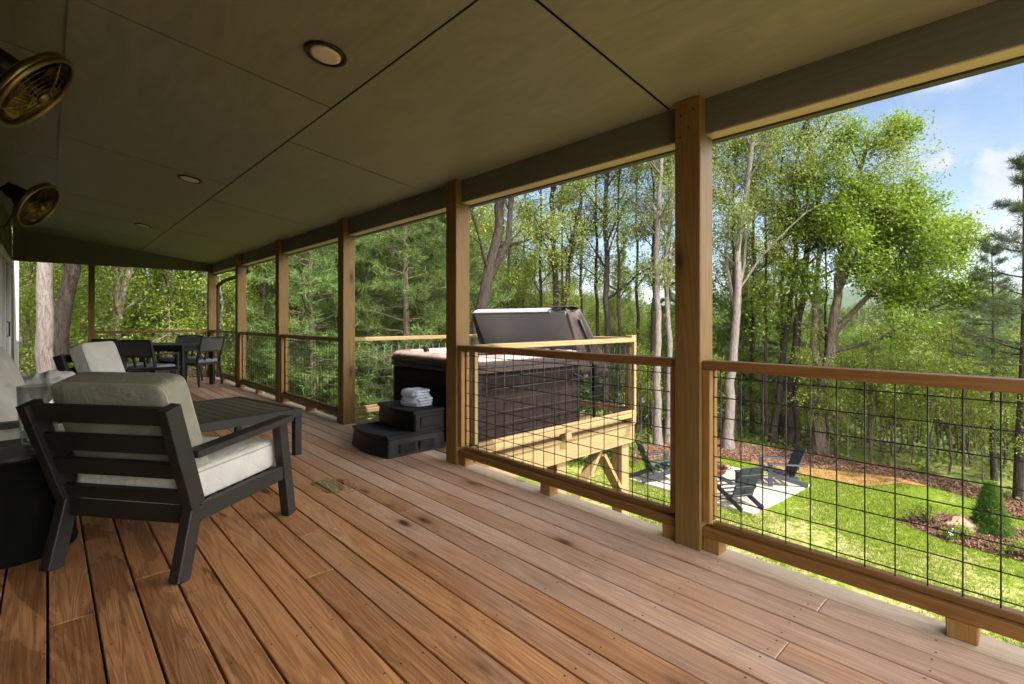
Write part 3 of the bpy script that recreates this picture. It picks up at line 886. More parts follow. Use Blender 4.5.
#=PART3=
# ------------------------------------------------------------------ furniture
def armchair(cm):
    rt = empty('armchair')
    m = M['char']
    # legs
    for s in (-1, 1):
        b = MB(); b.bar((s*.365, -.405, 0), (s*.365, -.325, .315), .058, .072, (0, 1, 0)); b.build('leg', m, rt, bevel=.004)
    for s in (-1, 1):
        b = MB(); b.bar((s*.365, .405, 0), (s*.365, .315, .565), .058, .072, (0, 1, 0)); b.build('leg', m, rt, bevel=.004)
    # seat frame
    b = MB()
    for s in (-1, 1): b.box(s*.365-.02, s*.365+.02, -.30, .325, .235, .315)
    b.box(-.343, .343, -.345, -.305, .235, .318); b.box(-.343, .343, .315, .350, .235, .30)
    for y in np.arange(-.24, .30, .10): b.box(-.344, .344, y, y+.05, .27, .288)
    b.build('seat_frame', m, rt, bevel=.003)
    # back: two stiles and four slats
    b = MB()
    def bp(z): return -.318 - (z-.30)*.33
    for s in (-1, 1):
        b.bar((s*.372, bp(.318), .318), (s*.388, bp(.80), .80), .055, .082, (0, -1, .3))
    for z0, z1 in ((.715, .80), (.575, .660), (.455, .535), (.325, .395)):
        zm = (z0+z1)/2
        xw = .362 + .018*(zm-.3)/.5
        b.bar((-xw+.005, bp(zm)-.005, zm), (xw-.005, bp(zm)-.005, zm), .026, z1-z0, (0, -.33, 1))
    b.build('backrest', m, rt, bevel=.003)
    # arms
    for s in (-1, 1):
        b = MB(); b.bar((s*.382, bp(.57)+.05, .562), (s*.382, .372, .590), .088, .034); b.build('armrest', m, rt, bevel=.004)
    sb = MB(); sb.sell((0, .005, .385), (.325, .345, .085), .22, .12, bulge=.018, nu=56, nv=18)
    sc_ = sb.build('seat_cushion', cm[1], rt, smooth=True)
    def seam(a, b_, z, e, m_=None, c=(0, 0, 0), name='piping', par=None):
        pts = []
        for k in range(65):
            t = 2*PI*k/64
            def sp(w, e): return math.copysign(abs(w)**e, w)
            p = Vector((a*sp(math.cos(t), e), b_*sp(math.sin(t), e), z))
            if m_ is not None: p = m_ @ p
            pts.append(p+Vector(c))
        q = MB(); q.tube(pts, .0045, 5, False); q.build(name, M['piping'], par, smooth=True)
    seam(.322, .343, .060, .15, None, (0, .005, .385), 'piping', sc_)
    mm = Matrix.Rotation(R(-72), 3, 'X')   # cushion plane leaning back: local z -> forward
    mm = Matrix.Rotation(R(108), 3, 'X')
    cb = MB(); c0 = (-.012, -.300, .66)
    cb.sell(c0, (.325, .262, .080), .20, .15, mm, nu=56, nv=18, bulge=.02)
    bc = cb.build('back_cushion', cm[0], rt, smooth=True)
    seam(.323, .260, .060, .18, mm, c0, 'piping', bc); seam(.323, .260, -.060, .18, mm, c0, 'piping', bc)
    return rt
a1 = armchair((M['cushg'], M['cushl'])); a1.location = (.546, 3.183, 0); a1.rotation_euler.z = R(-52.6); a1.scale = (.945, 1, 1)
tag(a1, 'charcoal slatted armchair nearest the viewer, its back turned, with khaki and cream cushions', 'armchair', 'charcoal patio armchairs')
a2 = copy_tree(a1); a2.location = (.69, 7.20, 0); a2.rotation_euler.z = R(-122); a2.scale = (.945, 1, 1)
tag(a2, 'charcoal armchair with a pale cushion facing the coffee table from its far side', 'armchair', 'charcoal patio armchairs')
for ch in a2.children:
    if ch.name.startswith('back_cushion'):
        ch.data = ch.data.copy(); ch.data.materials[0] = M['cushl']

ct = empty('coffee_table', (1.64, 4.47, 0), R(10), 'low charcoal slatted coffee table on the deck between the armchairs', 'coffee table')
Wc, Lc = .98, 1.16       # local -x wide, +y long
b = MB(); n = 10
for i in range(n):
    x0 = -Wc+.045+i*(Wc-.09)/n
    b.box(x0+.002, x0+(Wc-.09)/n-.004, .045, Lc-.045, .378, .398)
b.build('slat_top', M['char_y'], ct, bevel=.002)
b = MB(); b.box(-Wc, 0, 0, .0445, .33, .402); b.box(-Wc, 0, Lc-.0445, Lc, .33, .402); b.box(-Wc, -Wc+.0445, .045, Lc-.045, .33, .402); b.box(-.0445, 0, .045, Lc-.045, .33, .402)
b.build('apron', M['char'], ct, bevel=.003)
for x in (-Wc+.002, -.062):
    for y in (.002, Lc-.062):
        b = MB(); b.box(x, x+.06, y, y+.06, 0, .329); b.build('leg', M['char'], ct, bevel=.003)

# sofa along the house wall
sf = empty('sofa', (-.40, 4.02, 0), 0, 'charcoal sofa with pale grey back cushions against the house wall', 'sofa')
Ls, Ds = 1.95, .82
b = MB(); b.box(.02, Ds-.03, .03, Ls-.03, .22, .30); b.build('seat_frame', M['char'], sf, bevel=.003)
for y in (.0, Ls-.06):
    b = MB(); b.box(.02, .085, y, y+.06, 0, .56); b.build('leg', M['char'], sf, bevel=.004)
    b = MB(); b.box(Ds-.08, Ds-.015, y, y+.06, 0, .56); b.build('leg', M['char'], sf, bevel=.004)
    b = MB(); b.box(.0, Ds, y-.012, y+.072, .561, .595); b.build('armrest', M['char'], sf, bevel=.004)
b = MB(); b.box(.02, .055, .06, Ls-.06, .31, .40); b.box(.0, .035, .06, Ls-.06, .46, .54); b.box(-.012, .022, .06, Ls-.06, .60, .70); b.build('backrest', M['char'], sf, bevel=.003)
for i in range(2):
    c = .07+(Ls-.14)*(i+.5)/2
    b = MB(); b.sell((.44, c, .39), (.36, .445, .085), .28, .16, bulge=.014, nu=48); b.build('seat_cushion', M['cush'], sf, smooth=True)
    mm = Matrix.Rotation(R(-19), 3, 'Y') @ Matrix.Rotation(R(90), 3, 'Y')
    b = MB(); b.sell((.135, c, .70), (.27, .44, .095), .32, .24, mm, bulge=.03, nu=48); b.build('back_cushion', M['cush'], sf, smooth=True)
pil = MB(); mm = Matrix.Rotation(R(-38), 3, 'Y') @ Matrix.Rotation(R(90), 3, 'Y') @ Matrix.Rotation(R(12), 3, 'Z')
pil.sell((.34, .36, .655), (.235, .235, .075), .55, .38, mm, bulge=.04, nu=44)
pl = pil.build('throw_pillow', M['cushl'], None, smooth=True); pl.location = (-.52, 3.99, -.02)
tag(pl, 'square pale throw pillow leaning on the sofa at the left edge of the photo', 'pillow')
# crumpled throw over the sofa's far arm
rg = np.random.default_rng(5)
nx, ny = 40, 34
V = []; 
for j in range(ny):
    for i in range(nx):
        u, v = i/(nx-1), j/(ny-1)
        x = -.36+.62*u; y = 5.62+.52*v
        over = .60 + .10*math.exp(-((v-.62)/.28)**2)
        z = over + .11*mnoise.noise((u*3.1, v*3.3, .4)) + .06*mnoise.noise((u*8+2, v*6.5, 1.7)) + .03*mnoise.noise((u*17, v*15, 3.1))
        if v < .35: z -= .10*(.35-v)/.35
        if v > .86: z -= .8*(v-.86)
        V.append((x+.02*math.sin(12*v), y, z))
F = [(j*nx+i, j*nx+i+1, (j+1)*nx+i+1, (j+1)*nx+i) for j in range(ny-1) for i in range(nx-1)]
th = MB().add(V, F).build('throw_blanket', M['blanket'], smooth=True)
sol = th.modifiers.new('thick', 'SOLIDIFY'); sol.thickness = .012
tag(th, 'crumpled pale throw blanket draped over the far arm of the sofa', 'blanket')

# black drum table and a clear vase
dt = empty('drum_table', (-.13, 3.62, 0), 0, 'black round drum side table beside the armchair back', 'side table')
b = MB(); b.lathe([(.001, .0), (.250, .0), (.256, .02), (.250, .05), (.238, .49), (.001, .49)], 44); b.build('drum', M['darkblk'], dt, smooth=False)
b = MB(); b.lathe([(.001, .4905), (.262, .4905), (.268, .505), (.262, .522), (.001, .524)], 44); b.build('tabletop', M['plastic'], dt)
vz = empty('glass_vase', (-.030, 3.53, .525), 0, 'clear glass vase with small yellow flowers on the black side table', 'vase')
b = MB(); b.lathe([(.001, 0), (.050, 0), (.066, .03), (.078, .16), (.085, .318), (.081, .318), (.074, .16), (.060, .036), (.001, .022)], 32); b.build('glass_body', M['glass'], vz, smooth=True)
b = MB(); rr = random.Random(2)
for k in range(7):
    a = rr.uniform(0, 6.28); q = rr.uniform(.0, .025)
    b.sell((q*math.cos(a), q*math.sin(a), .035+rr.uniform(0, .03)), (.013, .013, .010), 1, 1, nu=8, nv=6)
b.build('flowers', M['yellow'], vz, smooth=True)

# dining set ---------------------------------------------------------------
FW = Vector((math.sin(HEAD), math.cos(HEAD), 0)); RT = Vector((math.cos(HEAD), -math.sin(HEAD), 0))
def LD(l, d): p = RT*l + FW*d; return (p.x, p.y, 0)
tb = empty('dining_table', LD(-6.12, 8.72), -HEAD, 'dark rectangular outdoor dining table at the far end of the porch', 'dining table')
hw, hd_ = .68, .46
b = MB()
for i in range(6):
    y0 = -hd_+.05+i*(2*hd_-.1)/6; b.box(-hw+.05, hw-.05, y0+.003, y0+(2*hd_-.1)/6-.003, .735, .757)
b.box(-hw, hw, -hd_, -hd_+.049, .725, .76); b.box(-hw, hw, hd_-.049, hd_, .725, .76); b.box(-hw, -hw+.049, -hd_+.0495, hd_-.0495, .725, .76); b.box(hw-.049, hw, -hd_+.0495, hd_-.0495, .725, .76)
b.build('tabletop', M['dining'], tb, bevel=.003)
b = MB(); b.box(-hw+.06, hw-.06, -hd_+.03, -hd_+.055, .65, .7245); b.box(-hw+.06, hw-.06, hd_-.055, hd_-.03, .65, .7245); b.box(-hw+.03, -hw+.055, -hd_+.06, hd_-.06, .65, .7245); b.box(hw-.055, hw-.03, -hd_+.06, hd_-.06, .65, .7245)
b.build('apron', M['dining'], tb)
for x in (-hw+.005, hw-.075):
    for y in (-hd_+.005, hd_-.075):
        b = MB(); b.box(x, x+.07, y, y+.07, 0, .7245); b.build('leg', M['dining'], tb, bevel=.003)
def dining_chair():
    rt = empty('dining_chair'); m = M['dining']
    for s in (-1, 1):
        b = MB(); b.bar((s*.255, .235, 0), (s*.25, .205, .64), .036, .042, (0, 1, 0)); b.build('leg', m, rt, bevel=.003)
        b = MB(); b.tube([(s*.255, -.27, 0), (s*.25, -.215, .42), (s*.25, -.225, .50), (s*.25, -.315, .865)], [.019, .023, .023, .018], 6); b.build('leg', m, rt)
        b = MB(); b.bar((s*.25, -.25, .655), (s*.25, .225, .648), .045, .022); b.build('armrest', m, rt, bevel=.003)
    b = MB(); b.box(-.235, .235, -.21, .22, .375, .415); b.build('seat_frame', m, rt, bevel=.003)
    b = MB(); b.sell((0, .0, .445), (.235, .22, .034), .3, .2, bulge=.008, nu=40); b.build('seat_cushion', M['dcush'], rt, smooth=True)
    def by(z): return -.225-(z-.5)*.247
    b = MB(); b.add([(-.236, by(.63)-.008, .63), (.236, by(.63)-.008, .63), (.236, by(.85)-.008, .85), (-.236, by(.85)-.008, .85),
                     (-.236, by(.63)+.006, .63), (.236, by(.63)+.006, .63), (.236, by(.85)+.006, .85), (-.236, by(.85)+.006, .85)],
                    [(0,3,2,1),(4,5,6,7),(0,1,5,4),(1,2,6,5),(2,3,7,6),(3,0,4,7)])
    bk = b.build('backrest', M['weave'], rt)
    b = MB(); b.tube([(-.25, by(.865), .865), (0, by(.865)-.012, .868), (.25, by(.865), .865)], .017, 6); b.build('top_rail', m, bk); b = MB(); b.tube([(-.25, by(.62), .62), (.25, by(.62), .62)], .013, 6)
    for x in (-.085, .085): b.bar((x, by(.45)+.01, .42), (x, by(.62), .62), .035, .014, (0, 1, 0))
    b.build('back_rail', m, bk)
    return rt
dc = dining_chair()
H0 = -HEAD
spots = [((-5.60, 7.78), H0-R(6), 'dark dining chair at the near side of the table, back to the viewer'),
         ((-6.28, 8.10), H0-R(14), 'dark dining chair at the near side, mostly hidden behind other chair backs'),
         ((-6.22, 9.36), H0+R(180), 'dark dining chair on the far side of the table, against the end railing'),
         ((-5.66, 9.02), H0+R(78), 'dark dining chair seen from the side at the right end of the table')]
for i, (p, rz, lb) in enumerate(spots):
    o = dc if i == 0 else copy_tree(dc)
    o.location = LD(*p); o.rotation_euler.z = rz; tag(o, lb, 'dining chair', 'dark dining chairs')

# ------------------------------------------------------------------ hot tub
def rr_loop(cx, cy_, hx, hy, r, z, n=8):
    out = []
    for (sx, sy, a0) in ((1, 1, 0), (-1, 1, 90), (-1, -1, 180), (1, -1, 270)):
        for k in range(n+1):
            a = R(a0 + 90*k/n)
            out.append((cx+sx*(hx-r)+r*math.cos(a), cy_+sy*(hy-r)+r*math.sin(a), z))
    return out
TX, TY, HX, HY = 3.575, 4.26, .775, .735
tub = empty('hot_tub', (0, 0, 0), 0, 'square hot tub with dark brown slatted cabinet and marbled rim on the platform', 'hot tub')
b = MB()
loops = [rr_loop(TX, TY, HX-.02, HY-.02, .09, .003), rr_loop(TX, TY, HX-.02, HY-.02, .09, .03)]
zs = np.linspace(.035, .672, 6)
for z0_, z1_ in zip(zs[:-1], zs[1:]):
    loops += [rr_loop(TX, TY, HX-.012, HY-.012, .09, z0_), rr_loop(TX, TY, HX, HY, .10, z0_+.005), rr_loop(TX, TY, HX, HY, .10, z1_-.006), rr_loop(TX, TY, HX-.012, HY-.012, .09, z1_-.0005)]
b.loft(loops, True, True)
b.build('cabinet', M['skirt'], tub)
b = MB()
for sx in (-1, 1):
    for sy in (-1, 1):
        lp = []
        for z in (.03, .674):
            l = []
            for k in range(9):
                a = R(90*k/8); l.append((TX+sx*(HX-.098+.105*math.cos(a)), TY+sy*(HY-.098+.105*math.sin(a)), z))
            l += [(TX+sx*(HX-.12), TY+sy*(HY-.015), z), (TX+sx*(HX-.12), TY+sy*(HY-.12), z), (TX+sx*(HX-.015), TY+sy*(HY-.12), z)]
            lp.append(l)
        b.loft(lp, True, True)
b.build('corner_panel', M['plastic'], tub)
b = MB()
lp = [rr_loop(TX, TY, HX+.012, HY+.012, .15, .676), rr_loop(TX, TY, HX+.034, HY+.034, .16, .690), rr_loop(TX, TY, HX+.036, HY+.036, .16, .722), rr_loop(TX, TY, HX+.024, HY+.024, .16, .728), rr_loop(TX, TY, HX+.024, HY+.024, .16, .736), rr_loop(TX, TY, HX+.036, HY+.036, .16, .742), rr_loop(TX, TY, HX+.036, HY+.036, .16, .776), rr_loop(TX, TY, HX+.022, HY+.022, .16, .786)]
b.loft(lp, True, True); b.build('rim_band', M['vinyl'], tub, smooth=False)
b = MB()
lp = [rr_loop(TX, TY, HX+.016, HY+.016, .16, .787), rr_loop(TX, TY, HX+.026, HY+.026, .17, .796), rr_loop(TX, TY, HX+.022, HY+.022, .17, .812), rr_loop(TX, TY, HX, HY, .17, .836), rr_loop(TX, TY, HX-.05, HY-.05, .17, .846),
      rr_loop(TX, TY, HX-.12, HY-.12, .20, .842), rr_loop(TX, TY, HX-.16, HY-.16, .22, .80), rr_loop(TX, TY, HX-.19, HY-.19, .24, .60), rr_loop(TX, TY, HX-.36, HY-.36, .26, .42), rr_loop(TX, TY, HX-.40, HY-.40, .26, .14)]
b.loft(lp, False, True); sh = b.build('shell', M['shell'], tub, smooth=True)
b = MB(); b.sell((TX-.05, TY-HY+.105, .852), (.15, .055, .014), .5, .4, nu=30, nv=8); b.build('control_panel', M['plastic'], tub, smooth=True)
for (x, y) in ((TX-.45, TY-HY+.12), (TX+.42, TY-HY+.12), (TX-HX+.12, TY+.2), (TX-.4, TY+HY-.12)):
    b = MB(); b.lathe([(.001, .845), (.032, .845), (.030, .872), (.001, .876)], 16, c=(x, y, 0)); b.build('valve_knob', M['plastic'], tub)
for (x, y, a, bb_) in ((TX+HX-.17, TY+.3, .05, .14), (TX+.2, TY+HY-.17, .14, .05)):
    b = MB(); b.sell((x, y, .80), (a, bb_, .05), .6, .5, nu=24, nv=10); b.build('headrest', M['plastic'], tub, smooth=True)
b = MB(); b.loft([rr_loop(TX, TY, HX-.172, HY-.172, .22, .735), rr_loop(TX, TY, HX-.1705, HY-.1705, .22, .7355)], True, True)
b.build('water', M['water'], tub)

# folded cover on its lifter
cv = empty('tub_cover', (0, 0, 0), 0, 'folded grey and brown foam hot tub cover tilted up at the tub end', 'tub cover')
ya, yb = 3.66, 5.30
def slabm(p, q, th, y0_, y1_):
    p = Vector((p[0], 0, p[1])); q = Vector((q[0], 0, q[1]))
    d = (q-p).normalized(); n = Vector((-d.z, 0, d.x))
    pts = [p, q, q+n*th, p+n*th]
    b = MB(); b.prism([(v.x, v.z) for v in pts], 'y', y0_, y1_); return b, n
b, n = slabm((4.215, 1.262), (4.575, .50), .085, ya, yb); b.build('panel', M['foam'], cv, bevel=.012, seg=2)
b, n = slabm((4.40, 1.262), (5.00, .72), -.075, ya+.01, yb-.01); b.build('panel', M['vinyl'], cv, bevel=.014, seg=2)
b = MB(); b.prism([(4.20, 1.264), (4.225, 1.300), (4.285, 1.318), (4.39, 1.316), (4.43, 1.290), (4.425, 1.255), (4.30, 1.262)], 'y', ya+.22, yb-.0); b.build('hinge_fold', M['foamtop'], cv, bevel=.01, seg=2)
# vinyl end flap, gathered
nu_, nv_ = 18, 12
for end, (yy, sg) in enumerate(((ya-.02, -1), (yb+.02, 1))):
    V = []; F = []; base = 0
    for j in range(nv_):
        v = j/(nv_-1)
        xa = 4.185+.28*v; xb = 4.42+.60*v
        for i in range(nu_):
            u = i/(nu_-1)
            x = xa+(xb-xa)*u; z = 1.312-.78*v-.05*math.sin(PI*u)*(1-v)+.02*math.sin(9*u)*v - .10*max(0, u-.55)*v
            y = yy+sg*(.006*math.sin(14*u+3*v)+.005*math.sin(25*u*(.3+v)))+sg*.018*math.sin(PI*v)*(.5+.5*math.sin(8*u))
            V.append((x, y, z))
    for j in range(nv_-1):
        for i in range(nu_-1):
            F.append((base+j*nu_+i, base+j*nu_+i+1, base+(j+1)*nu_+i+1, base+(j+1)*nu_+i))
    fl = MB().add(V, F).build('end_flap', M['vinyl'], cv, smooth=True)
    s_ = fl.modifiers.new('thick', 'SOLIDIFY'); s_.thickness = .006
# loose skirt hanging under the outer panel and the top corner fold
b = MB()
pts = []
for i in range(15):
    u = i/14; pts.append((4.93+.10*u*.6+.012*math.sin(9*u), 3.63, .80-.30*u))
V = []; F = []
for i in range(20):
    u = i/19
    for j in range(8):
        v = j/7
        V.append((4.97+.04*math.sin(3+11*u)*v+.02*v, ya+(yb-ya)*u, .755-.26*v-.02*math.sin(17*u)*v))
for i in range(19):
    for j in range(7): F.append((i*8+j, (i+1)*8+j, (i+1)*8+j+1, i*8+j+1))
sk = MB().add(V, F).build('hanging_skirt', M['vinyl'], cv, smooth=True); s_ = sk.modifiers.new('thick', 'SOLIDIFY'); s_.thickness = .006
V = []; F = []
for i in range(16):
    u = i/15
    for j in range(8):
        v = j/7
        V.append((4.205+.235*v+.010*math.sin(10*u), ya-.02+.26*u, 1.324+.012*math.sin(PI*v)+.005*math.sin(13*u+6*v)-.02*(v > .9)))
for i in range(15):
    for j in range(7): F.append((i*8+j, (i+1)*8+j, (i+1)*8+j+1, i*8+j+1))
ck = MB().add(V, F).build('corner_fold', M['vinyl'], cv, smooth=True); s_ = ck.modifiers.new('thick', 'SOLIDIFY'); s_.thickness = .008
lf = empty('cover_lifter', (0, 0, 0), 0, 'black steel cover lifter arm beside the hot tub, holding the folded cover', 'cover lifter')
b = MB(); b.tube([(4.66, ya-.05, .02), (4.66, ya-.05, .62), (4.52, ya-.05, .98), (4.40, ya-.05, 1.18)], .018, 8); b.tube([(4.66, yb+.05, .02), (4.66, yb+.05, .62), (4.52, yb+.05, .98), (4.40, yb+.05, 1.18)], .018, 8)
b.tube([(4.40, ya-.05, 1.18), (4.40, yb+.05, 1.18)], .014, 8)
b.tube([(4.66, ya-.05, .45), (4.15, 3.49, .60)], .012, 6)
b.build('arm', M['wire'], lf, smooth=True)
b = MB(); b.box(4.60, 4.74, ya-.10, ya+.0, .002, .02); b.box(4.60, 4.74, yb+.0, yb+.10, .002, .02); b.box(4.63, 4.70, ya-.078, ya-.03, .36, .66); b.build('mounting_plate', M['plastic'], lf)

# steps ----------------------------------------------------------------------
st = empty('tub_steps', (2.075, 3.82, 0), 0, 'two tread black plastic steps on the deck leading up to the hot tub', 'steps')
Wst = .66
def tread(x0, x1, z, yb_):
    """curved front edge, slightly proud lip"""
    n = 14; l0 = []; l1 = []; l2 = []; l3 = []
    for dz, arr, dx in ((-.035, l0, .012), (-.006, l1, 0), (0, l2, .006)):
        for k in range(n+1):
            v = k/n; arr.append((x0-.045*math.sin(PI*v)+.0+dx, v*yb_, z+dz))
        arr.append((x1, yb_, z+dz)); arr.append((x1, 0, z+dz))
    b = MB(); b.loft([l0, l1, l2], True, True)
    return b
b = MB()
n = 14
def hull(x0, x1, z0_, z1_, spl):
    lo = []; hi = []
    for k in range(n+1):
        v = k/n
        lo.append((x0-.045*math.sin(PI*v)-spl+.02, -spl+v*(Wst+2*spl), z0_)); hi.append((x0-.045*math.sin(PI*v)+.02, v*Wst, z1_))
    lo += [(x1, Wst+spl, z0_), (x1, -spl, z0_)]; hi += [(x1, Wst, z1_), (x1, 0, z1_)]
    return lo, hi
lo, hi = hull(.03, .62, .0, .150, .018); b.loft([lo, hi], True, True)
lo, hi = hull(.29, .62, .1865, .335, .004); b.loft([lo, hi], True, True)
b.build('body', M['plastic'], st, bevel=.008, seg=2)
for x0, x1, z in ((.03, .625, .186), (.285, .625, .371)):
    o = tread(x0, x1, z, Wst).build('tread', M['plastic'], st, bevel=.004)
    b = MB()
    for i in range(22):
        y = .03+i*(Wst-.06)/21
        b.tube([(x0+.02-.04*math.sin(PI*y/Wst), y, z+.002), (x0+.245, y, z+.002)], .004, 4)
    b.build('tread_ribs', M['plastic'], o)
b = MB()
for sx in (.14, .34): b.box(sx, sx+.16, -.0265, -.016, .03, .11)
b.box(.36, .58, -.012, .001, .215, .31); b.build('side_panel', M['plastic'], st, bevel=.004)

def folded_towel(name, loc, rz, lb, wid=.27, dep=.20, h=.075, seed=0):
    rg_ = random.Random(seed); rt = MB()
    # three layers folded over like a flattened roll
    pts = []
    lay = 3
    for i in range(lay):
        z = h*(i+.5)/lay
        rt.sell((rg_.uniform(-.006, .006), rg_.uniform(-.004, .004), z), (dep/2, wid/2, h/lay*.62), .5, .35, nu=36, nv=10, bulge=.006)
    # the rounded fold at the front
    n = 14; a = []; 
    fold = []
    for k in range(n+1):
        t = -PI/2+PI*k/n
        fold.append((-dep/2+.012-.030*math.cos(t), h/2+h/2*1.02*math.sin(t)))
    fold += [(-dep/2+.03, h), (-dep/2+.03, 0)]
    rt.prism(fold, 'y', -wid/2+.006, wid/2-.006)
    o = rt.build(name, M['towel'], smooth=True)
    dm = bpy.data.textures.new('crease', 'CLOUDS'); dm.noise_scale = .06
    sb = o.modifiers.new('sub', 'SUBSURF'); sb.levels = 1; sb.render_levels = 2
    dp = o.modifiers.new('disp', 'DISPLACE'); dp.texture = dm; dp.strength = .022; dp.texture_coords = 'GLOBAL'
    o.location = loc; o.rotation_euler.z = rz
    return tag(o, lb, 'towel', 'folded towels on the tub steps')
folded_towel('folded_towel', (2.56, 4.07, .376), R(12), 'lower of the two folded white towels on the top tub step', seed=1)
folded_towel('folded_towel', (2.555, 4.085, .452), R(4), 'upper of the two folded white towels on the top tub step', .255, .19, .07, seed=2)

# ------------------------------------------------------------------ fire pit corner
def adirondack():
    rt = empty('adirondack_chair'); m = M['adir']
    b = MB()
    for i in range(5):
        t = i/4; y = .30-.56*t; z = .375-.135*t
        b.bar((-.255, y, z), (.255, y, z), .115, .022, (0, .24, 1))
    b.build('seat', m, rt, bevel=.003)
    b = MB()
    for i in range(2):
        x = -.135+.27*i
        b.bar((x, -.26, .20), (x, -.565, .93), .255, .024, (0, 1, .42))
    for z in (.44, .72): 
        y = -.26-.305*(z-.2)/.73-.030
        b.bar((-.26, y, z), (.26, y, z), .024, .07, (0, -.42, 1))
    b.build('backrest', m, rt, bevel=.003)
    for s in (-1, 1):
        b = MB(); b.bar((s*.335, -.44, .545), (s*.335, .36, .575), .135, .024); b.build('armrest', m, rt, bevel=.004)
        b = MB(); b.bar((s*.295, .285, 0), (s*.295, .285, .557), .032, .10, (0, 1, 0)); b.build('leg', m, rt, bevel=.003)
        b = MB(); b.bar((s*.262, .31, .315), (s*.262, -.60, .035), .030, .115); b.build('leg', m, rt, bevel=.003)
    return rt
ad = adirondack()
ads = [((11.62, 6.86), (12.75, 6.05), 'dark slate adirondack chair at the left edge of the patio, behind the platform post'),
       ((11.38, 4.86), (12.0, 5.95), 'dark slate adirondack chair on the patio with its back towards the porch'),
       ((13.46, 4.66), (12.55, 5.72), 'dark slate adirondack chair at the far right corner of the patio, seen from the side')]
for i, (p, q, lb) in enumerate(ads):
    o = ad if i == 0 else copy_tree(ad)
    o.location = (p[0], p[1], -2.93); o.rotation_euler.z = -math.atan2(q[0]-p[0], q[1]-p[1])
    tag(o, lb, 'garden chair', 'dark adirondack chairs round the fire pit')
fp = empty('fire_pit', (12.28, 5.85, -2.93), 0, 'rusty round fire bowl with ring handles in the middle of the patio', 'fire pit')
b = MB(); b.lathe([(.10, .16), (.26, .20), (.36, .29), (.40, .39), (.43, .40), (.43, .41), (.385, .40), (.34, .30), (.25, .22), (.001, .19)], 36); b.build('bowl', M['rust'], fp, smooth=True)
b = MB()
for k in range(3):
    a = 2*PI*k/3+.4; b.tube([(.24*math.cos(a), .24*math.sin(a), .21), (.34*math.cos(a), .34*math.sin(a), 0)], .02, 8)
b.build('leg', M['rust'], fp)
for k in range(2):
    a = R(-40+180*k); b = MB(); b.ring((.46*math.cos(a), .46*math.sin(a), .40), (math.sin(a), -math.cos(a), .3), .085, .011, 24, 6); b.build('ring_handle', M['rust'], fp, smooth=True)
b = MB(); rr = random.Random(9)
for k in range(5):
    a = rr.uniform(0, 3.14); c = (rr.uniform(-.08, .08), rr.uniform(-.08, .08), .36+.05*k)
    b.tube([(c[0]-.27*math.cos(a), c[1]-.27*math.sin(a), c[2]-.03), (c[0]+.27*math.cos(a), c[1]+.27*math.sin(a), c[2]+.04)], [.045, .038], 8)
b.build('firewood', M['bark_mid'], fp)
# boulder in the bed
bm = bmesh.new(); bmesh.ops.create_icosphere(bm, subdivisions=4, radius=1)
rg = random.Random(4)
for v in bm.verts:
    n = v.co.copy()
    q = 1+.14*math.sin(3.1*n.x+1)*math.cos(2.7*n.y)+.09*math.sin(6*n.z+4*n.x)+.03*math.sin(13*n.y+9*n.x)
    v.co = Vector((n.x*.25*q, n.y*.34*q, max(-.06, n.z*.20*q)))
me = bpy.data.meshes.new('boulder'); bm.to_mesh(me); bm.free(); me.materials.append(M['stone'])
bo = bpy.data.objects.new('boulder', me); col.objects.link(bo); bo.location = (13.25, 1.15, -2.95); bo.rotation_euler.z = .5
tag(bo, 'smooth tan boulder in the mulch bed beside the cone shaped spruce', 'boulder')
# pale shed far behind the trunks
def shed(x, y, rz):
    z = float(ground_z(x, y))
    rt = empty('shed', (x, y, z-.1), rz, 'low shed with a white roof glimpsed far behind the pale trunks', 'shed')
    b = MB(); b.box(-2.8, 2.8, -1.5, 1.5, 0, 2.5); b.build('wall', M['siding'], rt)
    b = MB(); b.prism([(-1.9, 2.45), (0, 3.1), (1.9, 2.45), (1.9, 2.53), (0, 3.2), (-1.9, 2.53)], 'x', -3.1, 3.1); b.build('roof', M['white'], rt)
    b = MB(); b.box(-.5, .5, -1.53, -1.502, .1, 2.1); b.build('door', M['white'], rt)
shed(38.6, 25.0, R(-42))
